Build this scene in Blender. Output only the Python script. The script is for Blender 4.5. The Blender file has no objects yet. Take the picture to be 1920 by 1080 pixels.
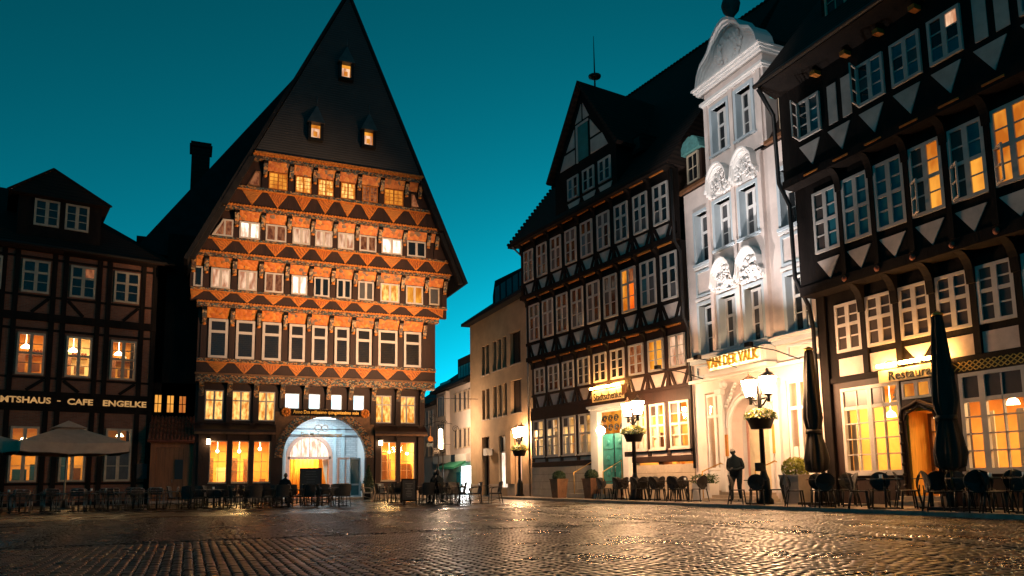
import bpy, bmesh, math, random
import numpy as np
from mathutils import Vector, Matrix
R = math.radians
random.seed(7)
rng = np.random.default_rng(7)
sc = bpy.context.scene
COL = sc.collection

# ------------------------------------------------------------------ camera
CAM = Vector((0, 0, 0.9))
cam_d = bpy.data.cameras.new('camera')
cam = bpy.data.objects.new('camera', cam_d)
COL.objects.link(cam)
PITCH, ROLL, YAW = R(7.4), R(-0.8), R(23.4)
_f = Vector((math.sin(YAW) * math.cos(PITCH), math.cos(YAW) * math.cos(PITCH), math.sin(PITCH)))
_r0 = Vector((math.cos(YAW), -math.sin(YAW), 0))
_u0 = _r0.cross(_f)
_r = _r0 * math.cos(ROLL) + _u0 * math.sin(ROLL)
_u = -_r0 * math.sin(ROLL) + _u0 * math.cos(ROLL)
cam.matrix_world = Matrix.Translation(CAM) @ Matrix((_r, _u, -_f)).transposed().to_4x4()
cam_d.sensor_width = 36
cam_d.lens = 1403 / 1920 * 36
cam_d.shift_y = 180 / 1920
cam_d.clip_start = 0.05
cam_d.clip_end = 3000
sc.camera = cam


def pix_ray(px, py):
    return _f + _r * ((px - 960) / 1403) - _u * ((py - 720) / 1403)


def on_ground(px, py, z=0.0):
    d = pix_ray(px, py)
    return CAM + d * ((z - CAM.z) / d.z)


def at_depth_x(px, X):          # ground position on the line of sight of column px, at world X
    d = pix_ray(px, 900)
    return X, X * d.y / d.x


def at_depth_y(px, Y):
    d = pix_ray(px, 900)
    return Y * d.x / d.y, Y


# ------------------------------------------------------------------ world / sky (dusk)
w = bpy.data.worlds.new('World')
sc.world = w
w.use_nodes = True
nt = w.node_tree
bg = nt.nodes['Background']
sky = nt.nodes.new('ShaderNodeTexSky')
sky.sky_type = 'NISHITA'
sky.sun_disc = False
sky.sun_elevation = R(3.0)
sky.sun_rotation = R(33)
sky.air_density = 1.0
sky.dust_density = 0.3
sky.ozone_density = 4.0
lum = nt.nodes.new('ShaderNodeRGBToBW')
nt.links.new(sky.outputs[0], lum.inputs[0])
tint = nt.nodes.new('ShaderNodeMix')          # the evening graded to teal: the sky's own brightness, one hue
tint.data_type = 'RGBA'
tint.blend_type = 'MULTIPLY'
tint.inputs[0].default_value = 1.0
tint.inputs[7].default_value = (0.008, 1.98, 2.8, 1)
pw = nt.nodes.new('ShaderNodeMath')
pw.operation = 'POWER'
pw.inputs[1].default_value = 1.5
nt.links.new(lum.outputs[0], pw.inputs[0])
nt.links.new(pw.outputs[0], tint.inputs[6])
nt.links.new(tint.outputs[2], bg.inputs[0])
bg.inputs[1].default_value = 0.107

# faint afterglow low over the far side of the square
sun_d = bpy.data.lights.new('sun', 'SUN')
sun_d.energy = 0.015
sun_d.angle = R(15)
sun_d.color = (0.6, 0.85, 1.0)
sun = bpy.data.objects.new('sun', sun_d)
COL.objects.link(sun)
sun.rotation_euler = (R(75), 0, R(-28 + 180))

sc.view_settings.view_transform = 'Standard'
sc.view_settings.look = 'None'
sc.view_settings.exposure = 0
sc.view_settings.gamma = 1
sc.view_settings.use_curve_mapping = False
sc.render.engine = 'CYCLES'
cy = sc.cycles
cy.use_denoising = True
cy.max_bounces = 6
cy.diffuse_bounces = 3
cy.glossy_bounces = 3
cy.transmission_bounces = 4
cy.transparent_max_bounces = 8
cy.sample_clamp_indirect = 6
cy.caustics_reflective = False
cy.caustics_refractive = False


def lamp(name, kind, loc, energy, color, radius=0.1, target=None, angle=60, blend=0.6):
    d = bpy.data.lights.new(name, kind)
    d.energy = energy
    d.color = color
    if kind == 'AREA':
        d.shape = 'DISK'
        d.size = radius * 2
    else:
        d.shadow_soft_size = radius
    if kind == 'SPOT':
        d.spot_size = R(angle)
        d.spot_blend = blend
    o = bpy.data.objects.new(name, d)
    COL.objects.link(o)
    o.location = loc
    if target is not None:
        o.rotation_euler = (Vector(target) - Vector(loc)).to_track_quat('-Z', 'Y').to_euler()
    return o


# floodlight on the hall front, and an added unseen fill for the white house
lamp('flood_lamp_hall', 'SPOT', (16.05, 25.95, 2.05), 44000, (1.0, 0.58, 0.31), 0.12, (7.9, 42.6, 11.3), 46, 1.0)

lamp('added_house_fill', 'SPOT', (-9.0, 12.0, 9.0), 15000, (1.0, 0.90, 0.85), 0.2, (18.2, 20.9, 13.2), 18, 0.7)  # added frontal spot that brightens the upper front and gable

# ------------------------------------------------------------------ materials
MATS = {}


def mat(name, col, rough=0.7, var=0.25, scale=3.0, bump=0.15, bscale=None, metal=0.0, spec=0.4, col2=None, stretch=None):
    m = bpy.data.materials.new(name)
    m.use_nodes = True
    n = m.node_tree
    b = n.nodes['Principled BSDF']
    b.inputs['Roughness'].default_value = rough
    b.inputs['Metallic'].default_value = metal
    b.inputs['Specular IOR Level'].default_value = spec
    geo = n.nodes.new('ShaderNodeNewGeometry')
    src = geo.outputs['Position']
    if stretch:
        vm = n.nodes.new('ShaderNodeVectorMath')
        vm.operation = 'MULTIPLY'
        vm.inputs[1].default_value = stretch
        n.links.new(src, vm.inputs[0])
        src = vm.outputs[0]
    no = n.nodes.new('ShaderNodeTexNoise')
    no.inputs['Scale'].default_value = scale
    no.inputs['Detail'].default_value = 5
    no.inputs['Roughness'].default_value = 0.65
    n.links.new(src, no.inputs['Vector'])
    cr = n.nodes.new('ShaderNodeValToRGB')
    a = tuple(max(0, c * (1 - var)) for c in col)
    z = col2 if col2 else tuple(min(1, c * (1 + var)) for c in col)
    cr.color_ramp.elements[0].position = 0.32
    cr.color_ramp.elements[1].position = 0.68
    cr.color_ramp.elements[0].color = (*a, 1)
    cr.color_ramp.elements[1].color = (*z, 1)
    n.links.new(no.outputs[0], cr.inputs[0])
    n.links.new(cr.outputs[0], b.inputs['Base Color'])
    if bump:
        n2 = n.nodes.new('ShaderNodeTexNoise')
        n2.inputs['Scale'].default_value = bscale or scale * 6
        n2.inputs['Detail'].default_value = 4
        n.links.new(src, n2.inputs['Vector'])
        bp = n.nodes.new('ShaderNodeBump')
        bp.inputs['Strength'].default_value = bump
        bp.inputs['Distance'].default_value = 0.03
        n.links.new(n2.outputs[0], bp.inputs['Height'])
        n.links.new(bp.outputs[0], b.inputs['Normal'])
        rr = n.nodes.new('ShaderNodeMapRange')
        rr.inputs[3].default_value = max(0.02, rough - 0.12)
        rr.inputs[4].default_value = min(1, rough + 0.12)
        n.links.new(no.outputs[0], rr.inputs[0])
        n.links.new(rr.outputs[0], b.inputs['Roughness'])
    MATS[name] = m
    return m


def emit(name, col, strength, col2=None, scale=2.5, stretch=(1, 1, 1), lo=0.35, sample=True):
    """a lit pane: light through a curtain or from the room, uneven"""
    m = bpy.data.materials.new(name)
    m.use_nodes = True
    n = m.node_tree
    n.nodes.clear()
    out = n.nodes.new('ShaderNodeOutputMaterial')
    e = n.nodes.new('ShaderNodeEmission')
    e.inputs[1].default_value = strength
    geo = n.nodes.new('ShaderNodeNewGeometry')
    vm = n.nodes.new('ShaderNodeVectorMath')
    vm.operation = 'MULTIPLY'
    vm.inputs[1].default_value = stretch
    n.links.new(geo.outputs['Position'], vm.inputs[0])
    no = n.nodes.new('ShaderNodeTexNoise')
    no.inputs['Scale'].default_value = scale
    no.inputs['Detail'].default_value = 3
    n.links.new(vm.outputs[0], no.inputs['Vector'])
    cr = n.nodes.new('ShaderNodeValToRGB')
    cr.color_ramp.elements[0].position = 0.38
    cr.color_ramp.elements[1].position = 0.62
    c2 = col2 or col
    cr.color_ramp.elements[0].color = (c2[0] * lo, c2[1] * lo, c2[2] * lo, 1)
    cr.color_ramp.elements[1].color = (*col, 1)
    n.links.new(no.outputs[0], cr.inputs[0])
    n.links.new(cr.outputs[0], e.inputs[0])
    gl = n.nodes.new('ShaderNodeBsdfGlossy')
    gl.inputs['Roughness'].default_value = 0.05
    gl.inputs[0].default_value = (0.05, 0.05, 0.05, 1)
    ad = n.nodes.new('ShaderNodeAddShader')
    n.links.new(e.outputs[0], ad.inputs[0])
    n.links.new(gl.outputs[0], ad.inputs[1])
    n.links.new(ad.outputs[0], out.inputs[0])
    if not sample:
        m.cycles.emission_sampling = 'NONE'
    MATS[name] = m
    return m


def glass_mat(name, tintc=(1, 1, 1), refl=0.06):
    m = bpy.data.materials.new(name)
    m.use_nodes = True
    n = m.node_tree
    n.nodes.clear()
    out = n.nodes.new('ShaderNodeOutputMaterial')
    t = n.nodes.new('ShaderNodeBsdfTransparent')
    t.inputs[0].default_value = (*tintc, 1)
    g = n.nodes.new('ShaderNodeBsdfGlossy')
    g.inputs['Roughness'].default_value = 0.03
    mx = n.nodes.new('ShaderNodeMixShader')
    fr = n.nodes.new('ShaderNodeFresnel')
    fr.inputs[0].default_value = 1.45
    geo = n.nodes.new('ShaderNodeNewGeometry')
    inv = n.nodes.new('ShaderNodeMath')
    inv.operation = 'SUBTRACT'
    inv.inputs[0].default_value = 1.0
    n.links.new(geo.outputs['Backfacing'], inv.inputs[1])
    mu = n.nodes.new('ShaderNodeMath')
    mu.operation = 'MULTIPLY'
    n.links.new(fr.outputs[0], mu.inputs[0])
    n.links.new(inv.outputs[0], mu.inputs[1])
    n.links.new(mu.outputs[0], mx.inputs[0])
    n.links.new(t.outputs[0], mx.inputs[1])
    n.links.new(g.outputs[0], mx.inputs[2])
    n.links.new(mx.outputs[0], out.inputs[0])
    MATS[name] = m
    return m


def pattern_mat(name, cols, scale, rough=0.6, bump=0.5, stretch=(1, 1, 1)):
    """painted carving: small patches of several paints with relief"""
    m = bpy.data.materials.new(name)
    m.use_nodes = True
    n = m.node_tree
    b = n.nodes['Principled BSDF']
    b.inputs['Roughness'].default_value = rough
    geo = n.nodes.new('ShaderNodeNewGeometry')
    vm = n.nodes.new('ShaderNodeVectorMath')
    vm.operation = 'MULTIPLY'
    vm.inputs[1].default_value = stretch
    n.links.new(geo.outputs['Position'], vm.inputs[0])
    nz = n.nodes.new('ShaderNodeTexNoise')
    nz.inputs['Scale'].default_value = scale * .6
    n.links.new(vm.outputs[0], nz.inputs['Vector'])
    mixv = n.nodes.new('ShaderNodeMix')
    mixv.data_type = 'RGBA'
    mixv.inputs[0].default_value = 0.12
    n.links.new(vm.outputs[0], mixv.inputs[6])
    n.links.new(nz.outputs[1], mixv.inputs[7])
    v = n.nodes.new('ShaderNodeTexVoronoi')
    v.inputs['Scale'].default_value = scale
    n.links.new(mixv.outputs[2], v.inputs['Vector'])
    sp = n.nodes.new('ShaderNodeSeparateColor')
    n.links.new(v.outputs['Color'], sp.inputs[0])
    cr = n.nodes.new('ShaderNodeValToRGB')
    cr.color_ramp.interpolation = 'CONSTANT'
    k = len(cols)
    while len(cr.color_ramp.elements) < k:
        cr.color_ramp.elements.new(0.5)
    for i, c in enumerate(cols):
        cr.color_ramp.elements[i].position = i / k
        cr.color_ramp.elements[i].color = (*c, 1)
    n.links.new(sp.outputs[0], cr.inputs[0])
    n.links.new(cr.outputs[0], b.inputs['Base Color'])
    bp = n.nodes.new('ShaderNodeBump')
    bp.inputs['Strength'].default_value = bump
    bp.inputs['Distance'].default_value = 0.04
    bp.invert = True
    n.links.new(v.outputs['Distance'], bp.inputs['Height'])
    n.links.new(bp.outputs[0], b.inputs['Normal'])
    MATS[name] = m
    return m


def line_mat(name, c1, c2, scale, axis='Z', rough=0.6, distort=2.0, bump=0.4, stretch=(1, 1, 1), spec=.5):
    """carved or laid lines (panel carving, slates, brick courses far off)"""
    m = bpy.data.materials.new(name)
    m.use_nodes = True
    n = m.node_tree
    b = n.nodes['Principled BSDF']
    b.inputs['Roughness'].default_value = rough
    b.inputs['Specular IOR Level'].default_value = spec
    geo = n.nodes.new('ShaderNodeNewGeometry')
    vm = n.nodes.new('ShaderNodeVectorMath')
    vm.operation = 'MULTIPLY'
    vm.inputs[1].default_value = stretch
    n.links.new(geo.outputs['Position'], vm.inputs[0])
    wv = n.nodes.new('ShaderNodeTexWave')
    wv.bands_direction = axis
    wv.inputs['Scale'].default_value = scale
    wv.inputs['Distortion'].default_value = distort
    wv.inputs['Detail'].default_value = 2
    n.links.new(vm.outputs[0], wv.inputs['Vector'])
    no = n.nodes.new('ShaderNodeTexNoise')
    no.inputs['Scale'].default_value = 1.3
    n.links.new(geo.outputs['Position'], no.inputs['Vector'])
    mx = n.nodes.new('ShaderNodeMix')
    mx.data_type = 'RGBA'
    mx.inputs[6].default_value = (*c1, 1)
    mx.inputs[7].default_value = (*c2, 1)
    mul = n.nodes.new('ShaderNodeMath')
    mul.operation = 'MULTIPLY'
    n.links.new(wv.outputs[1], mul.inputs[0])
    n.links.new(no.outputs[0], mul.inputs[1])
    m2 = n.nodes.new('ShaderNodeMath')
    m2.operation = 'MULTIPLY'
    m2.inputs[1].default_value = 1.7
    m2.use_clamp = True
    n.links.new(mul.outputs[0], m2.inputs[0])
    n.links.new(m2.outputs[0], mx.inputs[0])
    n.links.new(mx.outputs[2], b.inputs['Base Color'])
    bp = n.nodes.new('ShaderNodeBump')
    bp.inputs['Strength'].default_value = bump
    bp.inputs['Distance'].default_value = 0.02
    n.links.new(wv.outputs[1], bp.inputs['Height'])
    n.links.new(bp.outputs[0], b.inputs['Normal'])
    MATS[name] = m
    return m


def brick_mat(name, c1, c2, mortar, scale=1.0, bw=0.25, bh=0.075, rough=0.8, mort=0.012, bump=0.5, axes='xz', wet=None, rot=0):
    m = bpy.data.materials.new(name)
    m.use_nodes = True
    n = m.node_tree
    b = n.nodes['Principled BSDF']
    b.inputs['Roughness'].default_value = rough
    tc = n.nodes.new('ShaderNodeTexCoord')
    mp = n.nodes.new('ShaderNodeMapping')
    if axes == 'xz':
        mp.inputs['Rotation'].default_value = (R(90), 0, 0)
    else:
        mp.inputs['Rotation'].default_value = (0, 0, rot)
    n.links.new(tc.outputs['Object'], mp.inputs[0])
    br = n.nodes.new('ShaderNodeTexBrick')
    br.inputs['Scale'].default_value = scale
    br.inputs['Brick Width'].default_value = bw
    br.inputs['Row Height'].default_value = bh
    br.inputs['Mortar Size'].default_value = mort
    br.inputs['Mortar Smooth'].default_value = 0.4
    br.inputs['Color1'].default_value = (*c1, 1)
    br.inputs['Color2'].default_value = (*c2, 1)
    br.inputs['Mortar'].default_value = (*mortar, 1)
    n.links.new(mp.outputs[0], br.inputs['Vector'])
    n.links.new(br.outputs[0], b.inputs['Base Color'])
    no = n.nodes.new('ShaderNodeTexNoise')
    no.inputs['Scale'].default_value = 0.8 if wet else 5
    no.inputs['Detail'].default_value = 5
    n.links.new(tc.outputs['Object'], no.inputs['Vector'])
    rr = n.nodes.new('ShaderNodeMapRange')
    lo, hi = wet if wet else (rough - .1, rough + .1)
    rr.inputs[1].default_value = 0.35
    rr.inputs[2].default_value = 0.65
    rr.inputs[3].default_value = lo
    rr.inputs[4].default_value = min(1, hi)
    n.links.new(no.outputs[0], rr.inputs[0])
    n.links.new(rr.outputs[0], b.inputs['Roughness'])
    bp = n.nodes.new('ShaderNodeBump')
    bp.inputs['Strength'].default_value = bump
    bp.inputs['Distance'].default_value = 0.02
    bp.invert = True
    n.links.new(br.outputs['Fac'], bp.inputs['Height'])
    last = bp
    if wet:
        n3 = n.nodes.new('ShaderNodeTexNoise')
        n3.inputs['Scale'].default_value = 7
        n.links.new(tc.outputs['Object'], n3.inputs['Vector'])
        b3 = n.nodes.new('ShaderNodeBump')
        b3.inputs['Strength'].default_value = 0.5
        b3.inputs['Distance'].default_value = 0.05
        n.links.new(n3.outputs[0], b3.inputs['Height'])
        n.links.new(bp.outputs[0], b3.inputs['Normal'])
        last = b3
    n.links.new(last.outputs[0], b.inputs['Normal'])
    MATS[name] = m
    return m


M = MATS
brick_mat('leaded_glass', (0.012, 0.014, 0.017), (0.022, 0.017, 0.013), (0.032, 0.028, 0.026), 1.0, .26, .085, .12, .010, .2)
mat('timber_dark', (0.011, 0.008, 0.007), 0.8, 0.5, 2.5, 0.35, 20, spec=.12, stretch=(1, 1, .3))
mat('timber_brown', (0.026, 0.010, 0.006), 0.65, 0.45, 2.5, 0.35, 18, stretch=(1, 1, .3))
mat('timber_warm', (0.16, 0.075, 0.03), 0.6, 0.4, 2.5, 0.3, 18)
mat('painted_orange', (0.52, 0.15, 0.016), 0.6, 0.35, 5, 0.3, 25, col2=(0.62, 0.21, 0.03))
line_mat('carved_orange', (0.62, 0.19, 0.022), (0.22, 0.06, 0.010), 3.2, 'DIAGONAL', distort=9, bump=.6)
line_mat('carved_amber', (0.66, 0.24, 0.03), (0.16, 0.05, 0.010), 4.5, 'Z', distort=6, bump=.6)
line_mat('carved_rust', (0.55, 0.15, 0.018), (0.20, 0.055, 0.010), 2.6, 'X', distort=12, bump=.6)
mat('moulding_orange', (0.55, 0.18, 0.025), 0.55, 0.5, 9, 0.6, 30)
pattern_mat('painted_board', [(.50, .14, .014), (.56, .18, .02), (.44, .11, .012), (.60, .22, .03), (.26, .10, .02), (.52, .15, .018), (.40, .10, .01), (.55, .18, .02), (.16, .10, .06), (.48, .13, .014), (.54, .16, .02), (.47, .12, .012)], 6.0, bump=.7)
pattern_mat('carved_frieze', [(.06, .035, .02), (.04, .10, .11), (.42, .20, .06), (.05, .03, .02), (.30, .22, .12), (.03, .02, .015), (.35, .12, .03), (.04, .06, .07)], 13, bump=.8, stretch=(1, 1, 1.5))
pattern_mat('carved_bracket', [(.10, .05, .02), (.40, .18, .05), (.04, .05, .05), (.30, .22, .12), (.06, .03, .02)], 10)
mat('white_frame', (0.50, 0.45, 0.41), 0.5, 0.08, 4, 0.06)
mat('cream_frame', (0.46, 0.37, 0.27), 0.55, 0.15, 4, 0.08)
mat('plaster_white', (0.54, 0.44, 0.39), 0.85, 0.22, 1.4, 0.12, 30)
mat('plaster_pink', (0.74, 0.63, 0.58), 0.85, 0.13, 1.1, 0.1, 30)
mat('trim_blue', (0.50, 0.58, 0.63), 0.75, 0.07, 1.5, 0.08, 30)
mat('trim_white', (0.78, 0.76, 0.74), 0.7, 0.06, 1.5, 0.08, 25)
mat('stucco_relief', (0.74, 0.71, 0.69), 0.8, 0.1, 6, 0.4, 22)
mat('plaster_tan', (0.40, 0.28, 0.17), 0.9, 0.2, 0.8, 0.12, 25)
mat('plaster_far', (0.60, 0.52, 0.47), 0.9, 0.1, 0.8, 0.1, 25)
mat('stone_trim', (0.40, 0.32, 0.25), 0.8, 0.15, 2, 0.2, 25)
mat('slate', (0.020, 0.019, 0.020), 0.75, 0.3, 2.5, 0.3, 20, spec=.15)
mat('slate_light', (0.085, 0.083, 0.085), 0.6, 0.3, 2.5, 0.3, 20)
line_mat('slate_courses', (0.062, 0.060, 0.062), (0.036, 0.035, 0.036), 2.2, 'Z', distort=.6, rough=.75, spec=.2)
line_mat('roof_tiles', (0.030, 0.018, 0.014), (0.014, 0.009, 0.008), 1.4, 'Z', distort=.8, rough=.8, spec=.15)
mat('tile_red', (0.16, 0.045, 0.025), 0.65, 0.35, 3, 0.2)
brick_mat('brick_infill', (0.22, 0.080, 0.045), (0.15, 0.052, 0.03), (0.16, 0.11, 0.08))
brick_mat('pale_brick', (0.60, 0.61, 0.64), (0.48, 0.50, 0.54), (0.36, 0.38, 0.42), 1.0, .3, .12)
mat('copper_green', (0.10, 0.28, 0.27), 0.6, 0.3, 6, 0.2)
mat('door_green', (0.03, 0.20, 0.19), 0.45, 0.2, 3, 0.1)
mat('door_wood', (0.24, 0.09, 0.03), 0.5, 0.3, 2, 0.3, 20, stretch=(3, 3, .3))
mat('iron_black', (0.010, 0.009, 0.009), 0.5, 0.3, 6, 0.1, spec=.35)
mat('steel', (0.24, 0.22, 0.20), 0.32, 0.2, 6, 0.05, metal=1.0)
mat('brass', (0.62, 0.38, 0.10), 0.35, 0.2, 8, 0.1, metal=1.0)
mat('gold_letters', (0.80, 0.48, 0.10), 0.4, 0.1, 8, 0.05, metal=.6)
mat('sandstone', (0.50, 0.41, 0.31), 0.85, 0.14, 2.5, 0.25, 22)
mat('granite_slab', (0.27, 0.23, 0.19), 0.5, 0.3, 3, 0.2, 30)
mat('dark_glass', (0.010, 0.012, 0.014), 0.06, 0.3, 2, 0.03, 3, spec=.5)
mat('dark_blind', (0.055, 0.040, 0.034), 0.35, 0.2, 2, 0.0, spec=.4)
mat('teal_pane', (0.02, 0.14, 0.18), 0.3, 0.2, 2, 0.0, spec=.4)  # even teal tone for some panes and flat sheets
mat('grey_blind', (0.075, 0.075, 0.078), 0.3, 0.3, 2, 0.0, spec=.4)
glass_mat('clear_glass', (.96, .97, .97))
mat('canvas_beige', (0.50, 0.36, 0.27), 0.85, 0.12, 3, 0.1, 40)
mat('canvas_dark', (0.022, 0.016, 0.012), 0.8, 0.3, 4, 0.15, 40)
mat('wicker_black', (0.014, 0.012, 0.011), 0.5, 0.4, 12, 0.4, 90)
mat('wicker_pale', (0.45, 0.36, 0.27), 0.55, 0.3, 12, 0.4, 90)
mat('table_top', (0.07, 0.055, 0.045), 0.28, 0.3, 5, 0.05)
mat('corten', (0.17, 0.085, 0.045), 0.7, 0.4, 3, 0.25)
mat('planter_stone', (0.42, 0.36, 0.31), 0.8, 0.15, 3, 0.2)
mat('leaf_green', (0.045, 0.085, 0.018), 0.5, 0.5, 14, 0.0)
mat('leaf_yellow', (0.30, 0.30, 0.035), 0.5, 0.4, 14, 0.0)
mat('leaf_dark', (0.02, 0.045, 0.016), 0.5, 0.5, 14, 0.0)
mat('petal_white', (0.75, 0.72, 0.60), 0.6, 0.1, 14, 0.0)
mat('petal_yellow', (0.80, 0.52, 0.04), 0.6, 0.2, 14, 0.0)
mat('chalkboard', (0.012, 0.013, 0.014), 0.35, 0.3, 3, 0.0)
mat('skin', (0.45, 0.24, 0.16), 0.5, 0.1, 8, 0.05)
mat('hair_grey', (0.25, 0.23, 0.21), 0.6, 0.3, 30, 0.3)
mat('hair_dark', (0.03, 0.02, 0.015), 0.6, 0.3, 30, 0.3)
mat('jacket_navy', (0.005, 0.010, 0.014), 0.85, 0.3, 8, 0.2, spec=.15)
mat('trousers_black', (0.005, 0.005, 0.006), 0.85, 0.3, 8, 0.2, spec=.15)
mat('shirt_white', (0.6, 0.6, 0.6), 0.8, 0.1, 8, 0.2)
mat('sign_green', (0.03, 0.24, 0.14), 0.5, 0.15, 3, 0.05)
mat('sign_white', (0.75, 0.74, 0.72), 0.5, 0.05, 3, 0.02)
mat('sign_black', (0.02, 0.02, 0.022), 0.4, 0.2, 3, 0.02)
mat('sign_blue', (0.02, 0.09, 0.15), 0.4, 0.2, 3, 0.02)
mat('sign_orange', (0.80, 0.33, 0.05), 0.5, 0.1, 3, 0.02)
mat('sign_cream', (0.75, 0.58, 0.33), 0.6, 0.08, 3, 0.02)
mat('room_amber', (0.75, 0.42, 0.11), 0.8, 0.15, 1.5, 0.0)
mat('room_cream', (0.78, 0.66, 0.45), 0.8, 0.1, 1.5, 0.0)
mat('lantern_copper', (0.28, 0.17, 0.11), 0.5, 0.3, 6, 0.1)
mat('urn_stone', (0.07, 0.06, 0.055), 0.8, 0.3, 5, 0.2)
mat('room_pale', (0.62, 0.62, 0.64), 0.7, 0.06, 1.5, 0.0)
mat('salmon_wood', (0.62, 0.34, 0.26), 0.5, 0.1, 3, 0.1)
mat('furniture', (0.16, 0.07, 0.03), 0.45, 0.3, 3, 0.1)
mat('curtain_amber', (0.75, 0.36, 0.05), 0.8, 0.2, 6, 0.1, stretch=(6, 6, .3))
mat('curtain_cream', (0.72, 0.60, 0.45), 0.85, 0.15, 6, 0.1, stretch=(6, 6, .3))
emit('lamp_glow', (1, .56, .28), 450)
emit('globe_glow', (1, .64, .32), 200)
emit('sign_strip_glow', (1, .46, .11), 200)
emit('letter_backlight', (1, .62, .22), 8)
emit('glowing_gold_letters', (1, .50, .15), .55, None, 2.0, (1, 1, 1), .7, False)  # brightness of the gold cafe letters put in as their own glow
emit('bulb_glow', (1, .72, .38), 26)
emit('cool_glow', (.80, .95, 1.0), 9)
emit('shop_glow', (.95, 1.0, .97), 7, scale=.8, lo=.7)
emit('lit_amber', (1.0, .40, .045), 1.05, (1, .24, .014), 1.1, (1.4, 1.4, .7), .5, False)
emit('lit_yellow', (1.0, .60, .16), 1.5, (1, .30, .025), 3.0, (2.5, 2.5, .9), .55, False)
emit('lit_pale', (1.0, .62, .38), 1.05, (1, .38, .18), 2.0, (2.2, 2.2, .6), .5, False)
emit('lit_white', (1.0, .84, .68), 2.0, (1, .62, .4), 2.0, (2.4, 2.4, .7), .5, False)
emit('lit_dim', (1.0, .34, .12), .33, (1, .22, .06), 3.5, (2, 2, 1), .4, False)
emit('lit_red', (1.0, .17, .012), 1.1, (1, .12, .01), 1.0, (1, 1, 1), .7, False)
emit('lit_cool', (.88, .97, 1.0), 2.4, (.6, .9, 1), 1.5, (1, 1, 1), .75)

# ------------------------------------------------------------------ mesh helpers


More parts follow.
